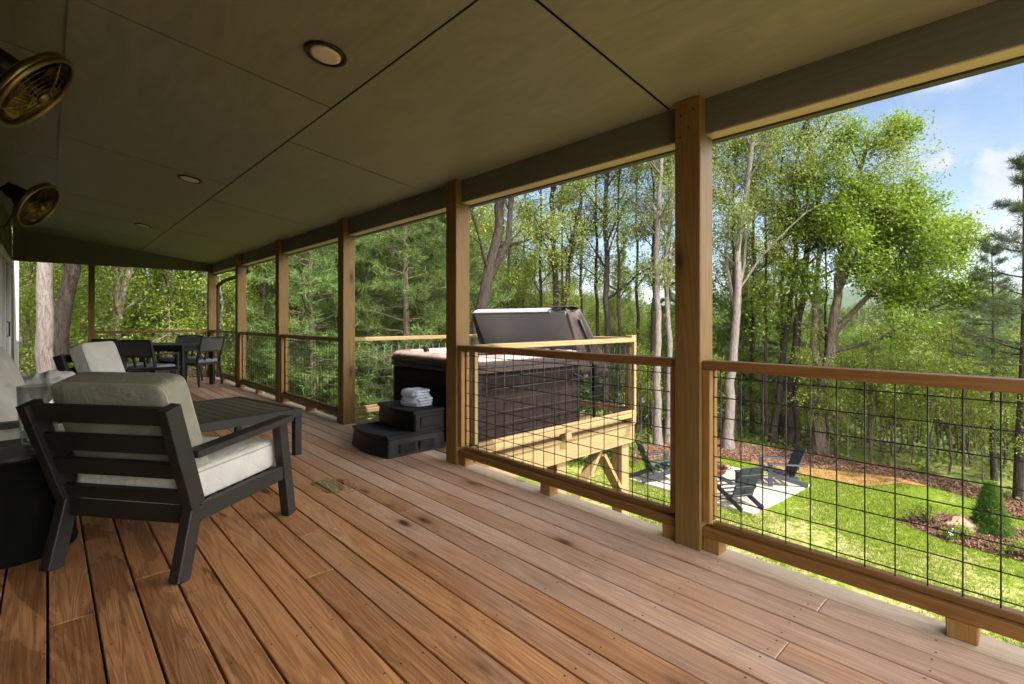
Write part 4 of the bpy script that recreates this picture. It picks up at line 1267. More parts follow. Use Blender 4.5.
#=PART4=
# ------------------------------------------------------------------ vegetation
def leaf_arrays(rng, C, size, up=.45, aspect=.55, jitter=.35, fold=.25):
    """one folded rhombus (two triangles) per centre"""
    n = len(C)
    N = rng.normal(size=(n, 3)); N[:, 2] += up*2; N[:, 1] -= up*1.3; N /= np.linalg.norm(N, axis=1)[:, None]
    A = rng.normal(size=(n, 3)); A -= N*(A*N).sum(1)[:, None]; A /= np.linalg.norm(A, axis=1)[:, None]
    B = np.cross(N, A)
    s = size*(1+jitter*rng.uniform(-1, 1, n))[:, None]
    a = A*s*.5; b = B*s*.5*aspect; up_ = N*s*fold*.25
    V = np.stack([C-a, C+b+up_, C+a, C-b+up_], 1).reshape(-1, 3)
    i = np.arange(n)*4
    F = np.concatenate([np.stack([i, i+1, i+2], 1), np.stack([i, i+2, i+3], 1)])
    return V, F
def needle_arrays(rng, C, D, per, length, width):
    """tufts of narrow blades at C pointing about D"""
    n = len(C)
    C = np.repeat(C, per, 0); D = np.repeat(D, per, 0)
    d = D*.6 + rng.normal(size=C.shape)*.75; d[:, 2] += .18
    d /= np.linalg.norm(d, axis=1)[:, None]
    s = np.cross(d, rng.normal(size=C.shape)); s /= np.linalg.norm(s, axis=1)[:, None]+1e-9
    L = length*rng.uniform(.65, 1.2, len(C))[:, None]
    st = C + rng.normal(size=C.shape)*.03
    V = np.stack([st - s*width*.5, st + s*width*.5, st + d*L], 1).reshape(-1, 3)
    i = np.arange(len(C))*3
    return V, np.stack([i, i+1, i+2], 1)
UP = np.array([0, 0, 1.0])
def unit(v): return v/(np.linalg.norm(v)+1e-9)
def branch(mb, rng, p, d, L, r, lvl, maxl, anchors, prm):
    n = max(3, int(L/prm.get('seg', .35)))
    pts = [p.copy()]; dirs = [d.copy()]
    for i in range(n):
        d = unit(d + rng.normal(size=3)*prm['wob'] + UP*prm['trop'][min(lvl, 3)])
        p = p + d*L/n; pts.append(p.copy()); dirs.append(d.copy())
    tip = .3 if lvl < maxl else .25
    rads = [max(.0035, r*(1-(1-tip)*i/n)) for i in range(n+1)]
    mb.tube(pts, rads, 7 if lvl <= 1 else (5 if lvl == 2 else 3), False)
    if lvl >= maxl:
        for i in range(1, n+1): anchors.append((pts[i], dirs[i]))
    else:
        k = prm['kids'][lvl]; t0 = prm['start'][lvl]
        az = rng.uniform(0, 6.28)
        for j in range(k):
            t = t0 + (1-t0)*(j+rng.uniform(.1, .9))/k
            q = t*n; i = min(int(q), n-1); fr = q-i
            pp = pts[i]*(1-fr)+pts[i+1]*fr; dd = dirs[i]
            az += 2.4 + rng.normal()*.3
            e1 = unit(np.cross(dd, UP+rng.normal(size=3)*.05)); e2 = np.cross(dd, e1)
            an = R(prm['ang'][lvl]) + rng.normal()*.13
            cd_ = unit(dd*math.cos(an) + (e1*math.cos(az)+e2*math.sin(az))*math.sin(an))
            LL = L*prm['ratio'][lvl]*(1.1-.55*t)*rng.uniform(.75, 1.2)
            branch(mb, rng, pp, cd_, LL, rads[i]*prm.get('rr', .55), lvl+1, maxl, anchors, prm)
        anchors.append((pts[-1], dirs[-1]))

def tree_obj(name, loc, rz, label, group, mb, V, F, bmat, lmat, cat='tree', scale=1.0):
    rt = empty(name, loc, rz, label, cat, group)
    rt.scale = (scale,)*3
    mb.build('trunk', bmat, rt, smooth=True)
    np_mesh('crown', V, F, lmat, rt)
    return rt
PRM = dict(wob=.10, trop=[.03, .05, .03, .0], kids=[10, 7, 5], start=[.35, .25, .2], ang=[48, 48, 50], ratio=[.42, .5, .5], seg=.4)
def deciduous(seed, trunk, r0, limbs=None, prm=None, nleaf=26, spread=.26, size=.10, maxl=3, keep=None, autolimb=True, tipr=.25):
    """trunk: explicit polyline(s) [[(x,y,z)..], r0, r1]"""
    rng = np.random.default_rng(seed); mb = MB(); anc = []
    P = dict(PRM); P.update(prm or {})
    stems = [(trunk, r0, tipr*r0)] + [(l[0], l[1], l[1]*.3) for l in (limbs or [])]
    for pts, ra, rb in stems:
        # densify with a smooth wander
        pts = [np.array(p, float) for p in pts]
        dense = []
        for a, b_ in zip(pts[:-1], pts[1:]):
            k = max(2, int(np.linalg.norm(b_-a)/.5))
            for i in range(k): dense.append(a+(b_-a)*i/k + (rng.normal(size=3)*.025 if dense else 0))
        dense.append(pts[-1]); n = len(dense)-1
        rads = [ra+(rb-ra)*(i/n)**.9 for i in range(n+1)]
        if dense[0][2] < .05:
            rads[0] *= 1.35; rads[1] *= 1.06
        mb.tube(dense, rads, 10, False)
        if autolimb:
            tot = n; k = P['kids'][0]; az = rng.uniform(0, 6.28)
            for j in range(k):
                t = P['start'][0] + (1-P['start'][0])*(j+rng.uniform(0, 1))/k
                i = min(int(t*n), n-1); dd = unit(dense[i+1]-dense[i]); az += 2.4+rng.normal()*.3
                e1 = unit(np.cross(dd, np.array([.3, .1, 1.0]) if abs(dd[2]) < .9 else np.array([1.0, 0, 0]))); e2 = np.cross(dd, e1)
                an = R(P['ang'][0])+rng.normal()*.15
                cd_ = unit(dd*math.cos(an)+(e1*math.cos(az)+e2*math.sin(az))*math.sin(an))
                LL = P['limb']*(1.15-.6*t)*rng.uniform(.7, 1.15)
                branch(mb, rng, dense[i].copy(), cd_, LL, min(rads[i]*.5, .02+LL*.014), 1, maxl, anc, P)
    A = np.array([a for a, d in anc])
    if keep is not None: A = A[keep(A, rng)]
    C = np.repeat(A, nleaf, 0) + rng.normal(size=(len(A)*nleaf, 3))*spread
    V, F = leaf_arrays(rng, C, size)
    return mb, V, F
def pine(seed, H, Lmax, z0, r0, per=11, tuft=.19, width=.017, step=.40, droop=-.02, dens=1.0, sparse=1.0, dead=True, prof=1.2):
    rng = np.random.default_rng(seed); mb = MB(); C = []; D = []
    lean = rng.normal(size=2)*.012
    tr_ = [np.array([lean[0]*z+.03*math.sin(z*.9), lean[1]*z+.03*math.cos(z*.7), z]) for z in np.arange(0, H+.01, .6)]
    rads = [max(.012, r0*(1-.93*z[2]/H)) for z in tr_]
    mb.tube(tr_, rads, 9, False)
    def at(z): return np.array([lean[0]*z+.03*math.sin(z*.9), lean[1]*z+.03*math.cos(z*.7), z])
    z = z0*.35 if dead else z0
    while z < H-.15:
        nb = 4 if z > z0 else 1
        az0 = rng.uniform(0, 6.28)
        for k in range(nb):
            if rng.uniform() > sparse: continue
            az = az0+2*PI*k/nb+rng.normal()*.5
            t = max(0, (z-z0)/(H-z0))
            L = Lmax*(1-t**prof)*rng.uniform(.7, 1.1)*(.55+.45*min(1, (z-z0*.3)/(z0*.7+1e-3)) if z < z0*1.3 else 1)+.15
            live = z > z0
            el = .10+.45*t if live else -.05
            d = np.array([math.cos(az)*math.cos(el), math.sin(az)*math.cos(el), math.sin(el)])
            p = at(z+rng.uniform(-.2, .2)); n = 6; pts = [p.copy()]; ds = [d]
            if not live: L *= .6
            for i in range(n):
                d = unit(d+np.array([0, 0, droop+.03*i])+rng.normal(size=3)*.11); p = p+d*L/n; pts.append(p.copy()); ds.append(d)
            rb = .010+.011*L
            mb.tube(pts, [rb*(1-.8*i/n) for i in range(n+1)], 4, False)
            if not live: continue
            for i in range(2, n+1):
                side = unit(np.cross(ds[i], UP))
                m = int(2*dens+rng.uniform(0, 1))
                for s in (-1, 1):
                    sl_ = L*.34*(1.15-i/n)+.12
                    sd = unit(ds[i]*.75+side*s*.8+UP*(.15+.45*rng.normal()))
                    q = pts[i]+sd*sl_
                    mb.tube([pts[i], q], [.006, .003], 3, False)
                    for j in range(m+1):
                        f = (j+1)/(m+1); C.append(pts[i]+sd*sl_*f); D.append(sd)
                C.append(pts[i]); D.append(ds[i])
        z += step*rng.uniform(.8, 1.2)
    C = np.array(C); D = np.array(D)
    V, F = needle_arrays(rng, C, D, per, tuft, width)
    return mb, V, F

def gz(x, y): return float(ground_z(x, y))
def gp(x, y, dz=-.05): return (x, y, gz(x, y)+dz)

# --- hero trees, each with a trunk laid out where it stands
SPR = dict(kids=[9, 6, 4], limb=3.2, start=[.45, .25, .2], ang=[46, 46, 50], ratio=[.4, .5, .5])
def hero(name, x, y, seed, trunk, r0, bmat, lmat, label, limbs=None, group=None, **kw):
    base = gp(x, y)
    mb, V, F = deciduous(seed, trunk, r0, limbs, **kw)
    return tree_obj(name, base, 0, label, group, mb, V, F, M[bmat], M[lmat])
rt_, fw_ = np.array([math.cos(HEAD), -math.sin(HEAD), 0]), np.array([math.sin(HEAD), math.cos(HEAD), 0])
def lat(l, d, z): return tuple(rt_*l+fw_*d+UP*z)
# pale trunk right of the near post, forking
hero('pale_tree', 16.12, 7.08, 11, [(0, 0, 0), lat(.10, 0, 2.2), lat(.30, 0, 4.4), lat(.36, .1, 6.4), lat(.62, .2, 8.2), lat(.9, .1, 10.4), lat(1.0, .2, 12.5)], .165, 'bark_pale', 'spring',
     'pale barked tree just right of the nearest porch post, with a limb arching right',
     limbs=[([lat(.42, 0, 5.3), lat(1.3, -.2, 6.6), lat(2.3, -.4, 7.6), lat(3.6, -.5, 8.3), lat(4.8, -.5, 9.3)], .042), ([lat(.36, 0, 4.9), lat(.9, .6, 7.2), lat(1.7, 1.0, 9.6), lat(2.9, 1.2, 11.4)], .055),
            ([lat(.34, .1, 3.9), lat(.15, .5, 6.0), lat(.45, .9, 8.0), lat(.6, 1, 10.4)], .06)],
     prm=dict(SPR, limb=2.4, start=[.45, .25, .2]), nleaf=9, spread=.20, size=.08)
# two dark trunks behind it
hero('slender_tree', 17.97, 6.37, 12, [(0, 0, 0), lat(.35, 0, 3), lat(.75, 0, 6), lat(.85, .2, 9), lat(1.2, 0, 12)], .12, 'bark_dark', 'spring',
     'dark slender leaning trunk, left one of the pair just left of the maple', prm=dict(SPR, limb=2.2, start=[.5, .3, .2]), nleaf=8, spread=.2, size=.085)
hero('slender_tree', 18.17, 5.91, 13, [(0, 0, 0), lat(.15, 0, 3), lat(.55, .1, 5.5), lat(.75, .2, 8), lat(.6, 0, 11)], .17, 'bark_dark', 'spring',
     'dark slender trunk, right one of the pair just left of the maple', prm=dict(SPR, limb=2.6, start=[.45, .3, .2]), nleaf=8, spread=.2, size=.085)
# maple with the bright crown
def maple_keep(A, rng):
    l = A @ rt_
    k = (A[:, 2] > 2.6) & ~((A[:, 2] < 4.7) & (l > 1.9)) & ~((A[:, 2] < 5.9) & (l > 3.7)) & (l < 5.0)
    c = np.sin(A[:, 0]*2.3+.7)*np.sin(A[:, 1]*2.1+1.9)+np.sin(A[:, 2]*2.7)*.6
    return k & (c+rng.normal(size=len(A))*.5 > -.75)
hero('maple_tree', 17.89, 4.94, 21, [(0, 0, 0), lat(-.02, 0, 1.2), lat(.15, 0, 2.4), lat(.50, .1, 3.7), lat(.72, .2, 5.6), lat(1.15, .2, 7.8), lat(1.6, .1, 10.2)], .20, 'bark_mid', 'maple',
     'maple with a big bright green crown right of the pale trunk, at the lawn edge',
     limbs=[([lat(.1, 0, 1.9), lat(-.05, .2, 3.4), lat(.1, .4, 5.0), lat(.35, .5, 7.2), lat(.1, .7, 9.4)], .12), ([lat(.52, .1, 3.8), lat(1.5, 0, 5.0), lat(2.4, -.2, 6.3), lat(2.9, -.4, 7.4)], .10),
            ([lat(.36, .1, 3.2), lat(1.7, -.3, 3.6), lat(2.8, -.6, 4.5), lat(3.7, -.8, 4.9)], .075), ([lat(.70, .2, 5.4), lat(2.0, .1, 6.8), lat(3.0, .2, 7.0), lat(3.5, .2, 6.8)], .085),
            ([lat(.65, .2, 5.0), lat(1.8, .8, 6.6), lat(2.5, 1.2, 8.4)], .085)],
     prm=dict(kids=[8, 6, 5], limb=2.5, start=[.38, .2, .15], ang=[50, 50, 50], ratio=[.42, .55, .5], trop=[.02, .03, 0, -.02]), nleaf=20, spread=.17, size=.10, keep=maple_keep)
# trunks between the two near posts
hero('pale_tree', 14.76, 8.80, 31, [(0, 0, 0), lat(0, 0, 4), lat(-.05, 0, 7), lat(.12, 0, 9.5), lat(.3, .1, 13)], .14, 'bark_pale', 'spring',
     'pale trunk past the platform post, left one of a close pair', prm=dict(SPR, limb=2.2, start=[.45, .2, .2], kids=[11, 7, 4]), nleaf=7, spread=.15, size=.075)
hero('pale_tree', 15.46, 8.84, 32, [(0, 0, 0), lat(.05, 0, 3.5), lat(-.1, 0, 6), lat(.15, 0, 8.2), lat(.1, .1, 12.5)], .12, 'bark_pale', 'spring',
     'pale trunk seen just left of the nearest porch post, right one of a close pair',
     limbs=[([lat(-.05, 0, 5.2), lat(.5, .3, 7.4), lat(.8, .4, 10)], .06)], prm=dict(SPR, limb=2.0, start=[.45, .2, .2], kids=[11, 7, 4]), nleaf=7, spread=.15, size=.075)
hero('tall_tree', 14.76, 10.85, 33, [(0, 0, 0), lat(0, 0, 4), lat(-.05, 0, 8), lat(.1, 0, 11), lat(0, 0, 14.5)], .15, 'bark_dark', 'spring',
     'straight brown trunk in the middle of the gap between the two near posts', prm=dict(SPR, limb=2.6, start=[.34, .2, .2], kids=[12, 7, 4]), nleaf=8, spread=.16, size=.08)
hero('tall_tree', 13.39, 12.13, 34, [(0, 0, 0), lat(.05, 0, 3.5), lat(-.02, 0, 7), lat(-.15, 0, 10), lat(-.3, 0, 14)], .15, 'bark_dark', 'spring',
     'dark forked trunk rising above the folded tub cover', limbs=[([lat(.02, 0, 3.6), lat(.45, .1, 5.6), lat(.9, 0, 8.4), lat(1.2, 0, 11.5)], .11)],
     prm=dict(SPR, limb=2.5, start=[.34, .2, .2], kids=[12, 7, 4]), nleaf=8, spread=.16, size=.08)
hero('leaning_tree', 7.75, 9.75, 35, [(0, 0, 0), lat(-.05, 0, 2.2), lat(.12, 0, 4.2), lat(.55, 0, 6.0), lat(.75, 0, 7.5), lat(1.3, 0, 11)], .22, 'bark_dark', 'spring',
     'thick leaning brown trunk right beside the post at the hot tub', limbs=[([lat(.38, 0, 5.2), lat(.85, -.1, 6.2), lat(1.0, -.1, 7.6), lat(1.6, 0, 9)], .10)],
     prm=dict(SPR, limb=2.4, start=[.5, .2, .2], kids=[9, 7, 4]), nleaf=8, spread=.16, size=.07)
# left end: trunks past the dining set
hero('pale_tree', -.05, 15.75, 41, [(0, 0, 0), lat(.0, 0, 4), lat(.05, 0, 8), lat(.1, 0, 13)], .215, 'bark_pale', 'fresh',
     'thick pale trunk past the far porch end, beside the white corner trim', prm=dict(SPR, limb=3.0, start=[.55, .3, .2]), nleaf=9, spread=.25, size=.10)
hero('leaning_tree', .22, 16.72, 42, [(0, 0, 0), lat(-.1, 0, 3), lat(.35, 0, 6), lat(.8, 0, 11)], .25, 'bark_dark', 'fresh',
     'thick dark leaning trunk past the far porch end, right of a pale one', prm=dict(SPR, limb=3.2, start=[.5, .3, .2]), nleaf=9, spread=.25, size=.10)
hero('bare_tree', 1.48, 20.48, 43, [(0, 0, 0), lat(.1, 0, 3), lat(.35, 0, 5), lat(.9, 0, 7.4), lat(1.4, 0, 9)], .20, 'twig', 'fresh',
     'pale twisted half bare tree past the end railing behind the dining chairs', limbs=[([lat(.3, 0, 4.4), lat(.2, 0, 6), lat(.5, 0, 8)], .10)],
     prm=dict(SPR, limb=2.4, start=[.35, .3, .2]), nleaf=4, spread=.25, size=.11)
hero('tall_tree', 3.37, 22.82, 44, [(0, 0, 0), lat(0, 0, 4), lat(-.05, 0, 8), lat(.1, 0, 13)], .29, 'bark_mid', 'fresh',
     'straight grey brown trunk past the end railing, above the dining table', prm=dict(SPR, limb=3.0, start=[.35, .3, .2]), nleaf=6, spread=.28, size=.12)
hero('bare_tree', 4.35, 19.9, 45, [(0, 0, 0), lat(.05, 0, 2.2), lat(.25, 0, 4.0), lat(.1, 0, 6)], .09, 'twig', 'fresh',
     'small pale dead tree with tangled bare branches left of the far corner post', limbs=[([lat(.1, 0, 2.6), lat(-.8, 0, 3.4), lat(-1.7, 0, 3.7)], .05), ([lat(.15, 0, 3), lat(.9, 0, 3.9), lat(1.3, 0, 4.8)], .05), ([lat(.1, 0, 2.2), lat(-1.0, .2, 2.7), lat(-2.2, .2, 2.9)], .045)],
     prm=dict(SPR, limb=1.7, start=[.3, .2, .2], kids=[9, 6, 4]), nleaf=1, spread=.2, size=.10)
hero('tall_tree', 5.69, 19.29, 46, [(0, 0, 0), lat(0, 0, 4), lat(.05, 0, 8), lat(.1, 0, 12)], .17, 'bark_dark', 'fresh',
     'dark straight trunk seen between the two farthest side posts', prm=dict(SPR, limb=2.8, start=[.3, .3, .2]), nleaf=8, spread=.28, size=.12)
# pines by name
def mk_pine(name, x, y, seed, label, group, H, L, z0, r0, bmat='bark_mid', lmat='pine', **kw):
    mb, V, F = pine(seed, H, L, z0, r0, **kw)
    return tree_obj(name, gp(x, y), 0, label, group, mb, V, F, M[bmat], M[lmat])
pA = mk_pine('pine_tree', 5.45, 14.05, 51, 'soft green pine with a thin pale trunk behind the coffee table railing', None, 12.5, 2.2, 1.2, .12, 'bark_mid')
pB = mk_pine('pine_tree', 7.40, 12.24, 52, 'soft green pine with a brown trunk behind the far railing of the tub platform', None, 13.5, 2.2, 1.8, .12, 'bark_mid', dens=1.1)
pC = mk_pine('dark_conifer', 16.4, .47, 53, 'dark sparse conifer at the right edge of the photo beyond the mulch border', None, 7.9, 1.25, 2.9, .10, 'bark_dark', 'pined', sparse=.78, step=.42, tuft=.13, droop=-.06, width=.012)
mb, V, F = pine(54, 9.0, 2.2, 1.0, .10, dens=1.0, per=10)
pD = tree_obj('pine_tree', gp(9.6, 13.2), 0, 'full young pine filling the gap beyond the platform', 'pines in the woods', mb, V, F, M['bark_mid'], M['pine'])
pE = copy_tree(pC); pE.location = gp(18.15, 1.0); pE.scale = (.78,)*3; pE.rotation_euler.z = 2.0
pE['label'] = 'smaller dark conifer just left of the one at the right photo edge'
# deciduous fillers
mb, V, F = deciduous(61, [(0, 0, 0), (.1, 0, 3), (0, .1, 6), (.1, 0, 10)], .13, None, prm=dict(SPR, limb=2.8, start=[.25, .2, .2]), nleaf=11, spread=.28, size=.12)
dA = tree_obj('forest_tree', gp(7.0, 21.0), 0, 'young leafy tree deep in the woods beyond the porch', 'leafy trees in the woods', mb, V, F, M['bark_mid'], M['fresh'])
mb, V, F = deciduous(62, [(0, 0, 0), (.1, 0, 2), (0, .1, 4.5), (.1, 0, 6.5)], .08, None, prm=dict(SPR, limb=2.1, start=[.2, .2, .2], kids=[11, 6, 4]), nleaf=11, spread=.24, size=.11)
dB = tree_obj('understory_tree', gp(20.5, 8.5), 0, 'small leafy understory tree among the trunks beyond the lawn', 'understory trees beyond the lawn', mb, V, F, M['bark_dark'], M['ustory'])
mb, V, F = deciduous(63, [(0, 0, 0), (.05, 0, 1.5), (.1, .1, 3), (.2, 0, 4.4)], .030, None, prm=dict(SPR, limb=1.0, start=[.35, .3, .3], kids=[8, 4, 3], seg=.25), nleaf=5, spread=.13, size=.075)
sA = tree_obj('sapling', gp(18.6, 3.2), 0, 'thin bare stemmed sapling beyond the mulch border', 'saplings beyond the lawn', mb, V, F, M['bark_mid'], M['spring'], cat='sapling')
# shrubs
def shrub(seed, rx, h, n, size, stems=9):
    rng = np.random.default_rng(seed); mb = MB(); A = []
    for k in range(stems):
        a = rng.uniform(0, 6.28); e = rng.uniform(.6, 1.4)
        d = np.array([math.cos(a)*math.cos(e), math.sin(a)*math.cos(e), math.sin(e)]); p = np.array([0, 0, 0.])+rng.normal(size=3)*[.08, .08, 0]
        L = rng.uniform(.6, 1)*h; pts = [p.copy()]
        for i in range(5):
            d = unit(d+rng.normal(size=3)*.18); p = p+d*L/5*np.array([rx/h*1.3, rx/h*1.3, 1]); pts.append(p.copy())
            if i > 0:
                for q in range(3): A.append(p+rng.normal(size=3)*.16*rx)
        mb.tube(pts, [.016*(1-.16*i) for i in range(6)], 4, False)
    A = np.array(A); A = A[A[:, 2] > .08]
    C = A[rng.integers(0, len(A), n)]+rng.normal(size=(n, 3))*[.15*rx, .15*rx, .12*h]
    C[:, 2] = np.abs(C[:, 2])
    V, F = leaf_arrays(rng, C, size)
    return mb, V, F
mb, V, F = shrub(71, 1.0, 1.7, 2600, .12)
hA = tree_obj('bush', gp(6.0, 17.0), 0, 'bright green leafy bush seen between the two farthest side posts', 'bushes in the woods', mb, V, F, M['twig'], M['shrub'], cat='bush')
mb, V, F = shrub(72, 1.3, 1.3, 2600, .13)
hB = tree_obj('bush', gp(8.4, 16.2), 0, 'low spreading bush in the woods beyond the railings', 'bushes in the woods', mb, V, F, M['twig'], M['under_l'], cat='bush')

def place(src, x, y, rz, s, label=None, group=None, dz=-.05, lmat=None, tilt=0):
    o = copy_tree(src); o.location = gp(x, y, dz); o.rotation_euler = (0, tilt, rz); o.scale = (s, s, s*1.0)
    if label: o['label'] = label
    if group: o['group'] = group
    return o
def hp(a, r): return r*math.sin(R(a)), r*math.cos(R(a))
rg = random.Random(12)
G1 = 'pines in the woods'; G2 = 'leafy trees in the woods'; G3 = 'understory trees beyond the lawn'; G4 = 'saplings beyond the lawn'; G5 = 'bushes in the woods'
taken = []
def free(x, y, dmin):
    for q in taken:
        if math.hypot(q[0]-x, q[1]-y) < dmin: return False
    taken.append((x, y)); return True
# pines: thick wood beyond the side railings, thinning to the right
for a, r, s, src in ((13.5, 23, .9, pD), (20.5, 20.0, 1.0, pA), (23.5, 16.6, .75, pD), (26.5, 15.6, .85, pD), (29.5, 17.6, 1.0, pB), (33.0, 15.6, .85, pD), (36.5, 17.5, 1.0, pA), (28.0, 21.5, 1.1, pA), (24.0, 24, 1.15, pB), (19, 27, 1.2, pB),
                     (31.5, 23.0, 1.1, pB), (34.5, 25, 1.15, pA), (15.5, 31, 1.25, pA), (9.5, 27, 1.1, pB), (39.5, 20.5, .62, pD), (12, 35, 1.3, pB), (3.5, 29, 1.2, pA), (6.5, 34, 1.3, pD), (-1.5, 24, 1.1, pD), (22, 33, 1.3, pA), (27, 31, 1.3, pB), (30.5, 37, 1.4, pA),
                     (50.5, 24, .50, pD), (59.5, 21, .55, pD), (63.5, 23.0, .62, pD), (67.3, 21.5, .66, pD), (69.5, 25.0, .80, pD), (71.5, 22.0, .62, pD), (55, 28, .7, pB), (61.5, 29.5, .75, pB), (74.5, 23.5, .58, pD)):
    x, y = hp(a, r); taken.append((x, y))
    place(src, x, y, rg.uniform(0, 6.28), s*rg.uniform(.94, 1.06), 'full green pine in the thick woods beyond the side railings' if a < 45 else 'dark young pine standing among the trunks beyond the patio', G1 if a < 45 else 'young pines beyond the patio')
# leafy fillers
for a, r, s in ((1.2, 19.5, .8), (-1.0, 18, .6), (6.0, 24.5, .9), (8.5, 21.0, .62), (11.5, 26, 1.0), (14.6, 19.0, .55), (16.8, 24.0, .9), (18.2, 21.5, .7), (21.5, 29, 1.1), (4.5, 27, 1.1), (25, 28, 1.1), (33, 30, 1.15), (37.5, 26, .95),
                (39.0, 31, 1.0), (41.5, 23.5, .62), (44.0, 28, .78), (47, 24.5, .5), (48.5, 31, .7), (52.5, 26.5, .5), (57, 25, .46), (2.5, 23, .8), (36, 36, 1.2), (28.5, 40, 1.3), (19, 42, 1.4), (10, 44, 1.4), (1, 42, 1.3), (-2.5, 31, 1.1)):
    x, y = hp(a, r)
    place(dA, x, y, rg.uniform(0, 6.28), s*rg.uniform(.93, 1.07))
mb, V, F = deciduous(64, [(0, 0, 0), (.1, 0, 4), (-.1, .1, 8), (.1, 0, 13)], .15, None, prm=dict(SPR, limb=3.6, start=[.3, .2, .2], kids=[12, 6, 4]), nleaf=12, spread=.34, size=.12)
dC = tree_obj('forest_tree', gp(*hp(41.5, 27)), 0, 'tall pale yellow green spring tree in the woods behind the hot tub', 'spring trees behind the hot tub', mb, V, F, M['bark_mid'], M['spring'])
for a, r, s in ((38.2, 22.5, .70), (40.5, 25, .72), (43.6, 22.0, .56), (45.6, 27, .66), (47.5, 30, .62), (49.6, 24.5, .50), (52.0, 31, .58), (54.5, 25, .46), (56.5, 32, .56), (67.5, 27, .66), (63.5, 30, .62), (70.5, 30, .7), (35.8, 28, 1.0)):
    x, y = hp(a, r); place(dC, x, y, rg.uniform(0, 6.28), s*rg.uniform(.95, 1.05))
mb, V, F = deciduous(65, [(0, 0, 0), (.05, 0, 4), (-.05, .05, 8), (.08, 0, 12.5)], .095, None, prm=dict(SPR, limb=1.7, start=[.45, .3, .2], kids=[9, 6, 4]), nleaf=6, spread=.15, size=.085)
dD = tree_obj('slender_tree', gp(*hp(52.6, 19.5)), 0, 'slim dark straight trunk with sparse spring leaves among the trees past the lawn', 'slim dark trunks past the lawn', mb, V, F, M['bark_dark'], M['spring'])
for a, r, s in ((46.2, 19.0, .95), (48.6, 17.8, .80), (50.9, 22.5, 1.05), (55.0, 18.2, .85), (57.0, 22, 1.0), (58.6, 19.0, .9), (60.3, 24.5, 1.1), (64.3, 20.5, .95), (66.9, 18.8, .85), (68.6, 21, 1.0), (69.9, 19.2, .8), (71.2, 20.2, .9), (72.6, 18.9, .75), (75.0, 19.6, .62), (44.4, 24.5, 1.0), (42.6, 18.5, .85)):
    x, y = hp(a, r); taken.append((x, y)); place(dD, x, y, rg.uniform(0, 6.28), s*rg.uniform(.95, 1.05))
lab = ['small leafy understory tree among the trunks beyond the lawn']
for k in range(34):
    a = rg.uniform(54, 93); r = float(edge_r(a))+rg.uniform(3.2, 17)
    if a > 84: r = float(edge_r(a))+rg.uniform(6, 20)
    x, y = hp(a, r)
    if not free(x, y, 1.5): continue
    zt = gz(x, y); d = r*math.cos(R(a)-HEAD)
    top = 1.18+d*(rg.uniform(-6, 26) if a < 84 else rg.uniform(-22, 8))/500
    s = min(1.15, max(.35, (top-zt)/8.0))
    place(dB, x, y, rg.uniform(0, 6.28), s, lab[0], G3)
n_s = 0
for k in range(90):
    a = rg.uniform(73, 91); r = float(edge_r(a))+rg.uniform(1.0, 6.5)
    x, y = hp(a, r)
    if not free(x, y, .38): continue
    place(sA, x, y, rg.uniform(0, 6.28), rg.uniform(.55, .95), 'thin bare stemmed sapling beyond the mulch border', G4, tilt=rg.uniform(-.08, .08))
for k in range(34):
    a = rg.uniform(55, 74); r = float(edge_r(a))+rg.uniform(1.6, 7)
    x, y = hp(a, r)
    if not free(x, y, .5): continue
    place(sA, x, y, rg.uniform(0, 6.28), rg.uniform(.5, .95), 'thin sapling between the trunks behind the patio', 'saplings behind the patio', tilt=rg.uniform(-.08, .08))
for k in range(150):
    a = rg.uniform(-4, 52); r = rg.uniform(14.2, 30)
    x, y = hp(a, r)
    if x < 3.2 and y < 13.2: continue
    if 2.2 < x < 6.2 and y < 6.2: continue
    if not free(x, y, .9): continue
    src = hA if rg.random() < .5 else hB
    place(src, x, y, rg.uniform(0, 6.28), rg.uniform(.6, 1.25), 'leafy bush on the forest floor beyond the deck' if src is hB else 'bright green bush on the forest floor beyond the deck', G5)
for k in range(40):
    a = rg.uniform(52, 92); r = float(edge_r(a))+rg.uniform(1.6, 15)
    x, y = hp(a, r)
    if not free(x, y, .8): continue
    src = hA if rg.random() < .45 else hB
    place(src, x, y, rg.uniform(0, 6.28), rg.uniform(.35, .75), 'low bush on the slope beyond the mulch border', 'bushes beyond the lawn')

# undergrowth that nobody could count
rng = np.random.default_rng(81)
n = 90000
a = rng.uniform(-6, 95, n); r = np.sqrt(rng.uniform(12.8**2, 46**2, n))
e = edge_r(a)+1.5+np.where(a > 76, -.4, .3)
ok = r > e; a, r = a[ok], r[ok]
x = r*np.sin(np.radians(a)); y = r*np.cos(np.radians(a))
clump = np.sin(x*1.1+y*.7)*np.sin(y*1.3-x*.5)+rng.normal(size=len(x))*.5
ok = clump > -.35; x, y = x[ok], y[ok]
z = ground_z(x, y)+np.abs(rng.normal(size=len(x)))*.24
V, F = leaf_arrays(rng, np.stack([x, y, z], 1), .15, jitter=.5)
tag(np_mesh('undergrowth', V, F, M['under_l']), 'green leafy undergrowth covering the forest floor', 'undergrowth', kind='stuff')

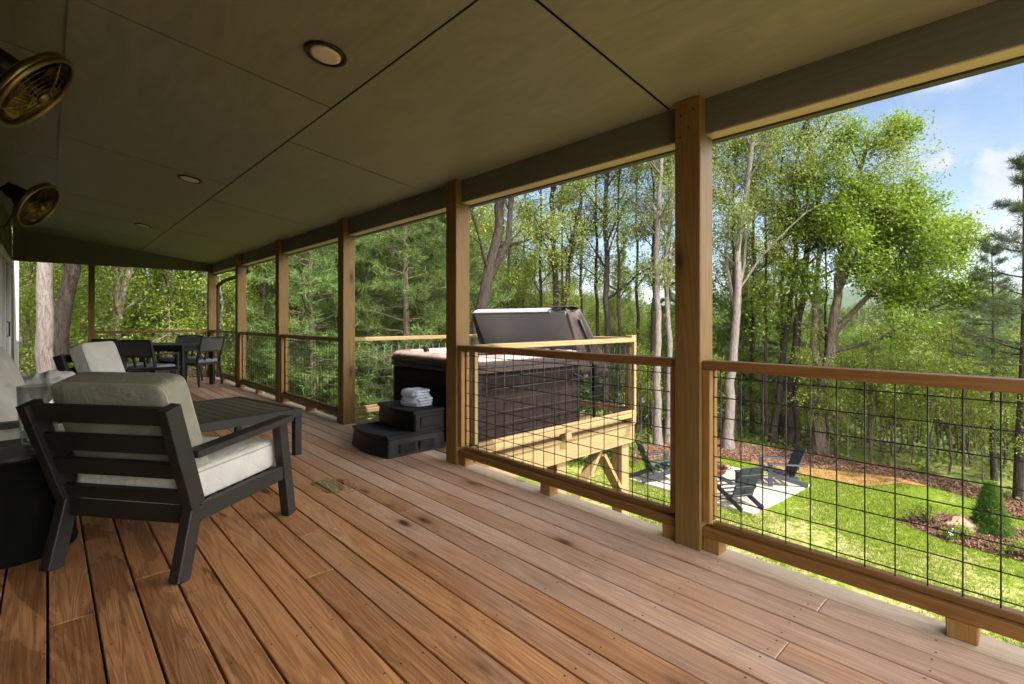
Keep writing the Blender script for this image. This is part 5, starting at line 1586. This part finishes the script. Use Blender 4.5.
# far wooded hills
rng = np.random.default_rng(82)
VV = []; FF = []; off = 0
CN = []
for k in range(5200):
    a = rng.uniform(-8, 100); r = math.sqrt(rng.uniform(34**2, 380**2)) if k > 900 else rng.uniform(30, 95)
    if r < 60 and a > 50 and rng.uniform() < .45: continue
    x, y = hp(a, r); h = rng.uniform(5, 11)*(1 if r > 60 else .65)
    if r < 60 and a > 78: h *= .6
    z = gz(x, y); w_ = h*rng.uniform(.28, .42)
    n = int(90 if r < 120 else 55)
    P = rng.normal(size=(n, 3)); P /= np.linalg.norm(P, axis=1)[:, None]; P *= (rng.uniform(.35, 1, n)**.5)[:, None]
    P = P*np.array([w_, w_, h*.45])+np.array([x, y, z+h*.55])
    CN.append((P, np.full(n, (.55 if r < 60 else .8 if r < 120 else 1.25))))
C = np.concatenate([c[0] for c in CN]); S = np.concatenate([c[1] for c in CN])
N_ = rng.normal(size=C.shape); N_[:, 2] += .7; N_ /= np.linalg.norm(N_, axis=1)[:, None]
A_ = rng.normal(size=C.shape); A_ -= N_*(A_*N_).sum(1)[:, None]; A_ /= np.linalg.norm(A_, axis=1)[:, None]; B_ = np.cross(N_, A_)
V = np.stack([C-A_*S[:, None]*.5, C+B_*S[:, None]*.4, C+A_*S[:, None]*.5, C-B_*S[:, None]*.4], 1).reshape(-1, 3)
F = np.arange(len(V)).reshape(-1, 4)
tag(np_mesh('far_woods', V, F, M['farleaf']), 'distant green wooded hillside filling the valley beyond the trees', 'woods', kind='stuff')

# lawn blades
rng = np.random.default_rng(83)
n = 150000
a = rng.uniform(52, 100, n); r = np.sqrt(rng.uniform(4.2**2, 17.2**2, n))
x = r*np.sin(np.radians(a)); y = r*np.cos(np.radians(a))
ok = (r < edge_r(a)-.05) & (x > 2.3)
# slab and bed stay clear
px = np.array([10.98, 13.98, 14.1, 11.05]); py = np.array([4.30, 4.06, 6.80, 7.45])
ins = np.ones(n, bool)
for i in range(4):
    j = (i+1) % 4
    ins &= ((px[j]-px[i])*(y-py[i])-(py[j]-py[i])*(x-px[i])) > 0
ok &= ~ins
qx, qy = x-13.25, y-.72; c8, s8 = math.cos(R(8)), math.sin(R(8))
ok &= ((qx*c8-qy*s8)/1.0)**2+((qx*s8+qy*c8)/1.45)**2 > 1
x, y = x[ok], y[ok]
dens = np.sin(x*2.1+1)*np.sin(y*2.6)+.8*np.sin(x*.9-y*1.4)+rng.normal(size=len(x))*.6
ok = dens > -.55+.75*np.clip((12.5-x)/4.5, 0, 1); x, y = x[ok], y[ok]; n = len(x)
C = np.stack([x, y, np.full(n, -2.995)], 1)
d = rng.normal(size=(n, 3))*.45; d[:, 2] = 1; d /= np.linalg.norm(d, axis=1)[:, None]
s = np.cross(d, rng.normal(size=(n, 3))); s /= np.linalg.norm(s, axis=1)[:, None]
L = rng.uniform(.035, .085, n)[:, None]
V = np.stack([C-s*.007, C+s*.007, C+d*L], 1).reshape(-1, 3)
tag(np_mesh('lawn_grass', V, np.arange(3*n).reshape(-1, 3), M['blade']), 'short bright green lawn grass with straw coloured patches', 'grass', kind='stuff')

# loose mulch chips on the bed and the border
n = 26000
a = rng.uniform(54, 96, n); r = edge_r(a)+rng.uniform(-.15, 1.9, n)*np.where(a > 76, .62, 1)
x = r*np.sin(np.radians(a)); y = r*np.cos(np.radians(a))
t = rng.uniform(0, 6.28, 7000); q = np.sqrt(rng.uniform(0, 1, 7000))
bx = q*np.cos(t)*.95; by_ = q*np.sin(t)*1.40
x = np.concatenate([x, 13.25+bx*c8+by_*s8]); y = np.concatenate([y, .72-bx*s8+by_*c8])
hz = ground_z(x, y)+.025+rng.uniform(0, .03, len(x))
hz[-7000:] = -2.984+.05*(1-q)+.012+rng.uniform(0, .02, 7000)
V, F = leaf_arrays(rng, np.stack([x, y, hz], 1), .065, up=1.2, aspect=.35, jitter=.5)
tag(np_mesh('mulch_chips', V, F, M['chip']), 'loose brown bark chips over the bed and the lawn border', 'mulch', kind='stuff')

# dwarf cone spruce in the bed
rng = np.random.default_rng(84); mb = MB(); mb.tube([(0, 0, 0), (0, 0, .88)], [.035, .008], 8, False)
n = 5200; t = rng.uniform(0, 1, n)**.75; z = .05+1.0*(1-t)*1.0
z = .04+.88*rng.uniform(0, 1, n)**1.25
rad = .275*(1-(z/.95)**1.1).clip(0)*(1+.10*np.sin(z*23)+.12*rng.normal(size=n)*.5)
th_ = rng.uniform(0, 6.28, n); rad *= 1+.09*np.sin(th_*5+z*9)
q = rng.uniform(.72, 1.0, n)
C = np.stack([rad*q*np.cos(th_), rad*q*np.sin(th_), z], 1)
D = np.stack([np.cos(th_)*.8, np.sin(th_)*.8, np.full(n, .75)], 1); D /= np.linalg.norm(D, axis=1)[:, None]
V, F = needle_arrays(rng, C, D, 7, .075, .012)
tree_obj('dwarf_spruce', (13.42, .78, -2.95), 0, 'small cone shaped green spruce standing in the mulch bed', None, mb, V, F, M['bark_dark'], M['spruce'], cat='conifer')
mb, V, F = shrub(91, .24, .26, 420, .055, 7)
hC = tree_obj('bed_plant', (13.15, 1.72, -2.94), 0, 'small green plant at the left end of the mulch bed', 'small plants in the mulch bed', mb, V, F, M['bark_dark'], M['shrub'], cat='plant')
for (x, y, s, lb) in ((12.68, 1.10, .85, 'small leafy plant in the mulch bed in front of the boulder'), (12.50, .28, .95, 'small leafy plant at the right end of the mulch bed in front of the spruce'), (13.85, 1.80, .7, 'small green plant behind the left end of the mulch bed')):
    o = copy_tree(hC); o.location = (x, y, -2.95); o.scale = (s, s, s); o.rotation_euler.z = x; o['label'] = lb
fpl = copy_tree(hC); fpl.name = 'flowering_plant'; fpl.location = (12.52, 1.24, -2.95); fpl.scale = (.5, .5, .5); fpl.rotation_euler.z = 1
fpl['label'] = 'tiny plant with white flowers beside the boulder'; fpl['category'] = 'flower'
V, F = leaf_arrays(np.random.default_rng(3), np.random.default_rng(4).normal(size=(34, 3))*[.10, .14, .03]+[0, 0, .22], .07)
np_mesh('blossoms', V, F, M['petal'], fpl)

# thin valley haze
hb = MB(); hb.box(-3000, 3000, -3000, 3000, -20, 215)
hm = bpy.data.materials.new('haze_air'); hm.use_nodes = True; ht = hm.node_tree; ht.nodes.clear()
ho = ht.nodes.new('ShaderNodeOutputMaterial'); hv = ht.nodes.new('ShaderNodeVolumePrincipled')
hv.inputs['Color'].default_value = (.80, .88, 1.0, 1); hv.inputs['Density'].default_value = .00011; hv.inputs['Anisotropy'].default_value = .2
ht.links.new(hv.outputs[0], ho.inputs['Volume'])
hz_o = hb.build('haze', hm); tag(hz_o, 'faint blue haze over the far valley and ridge', 'haze', kind='stuff')
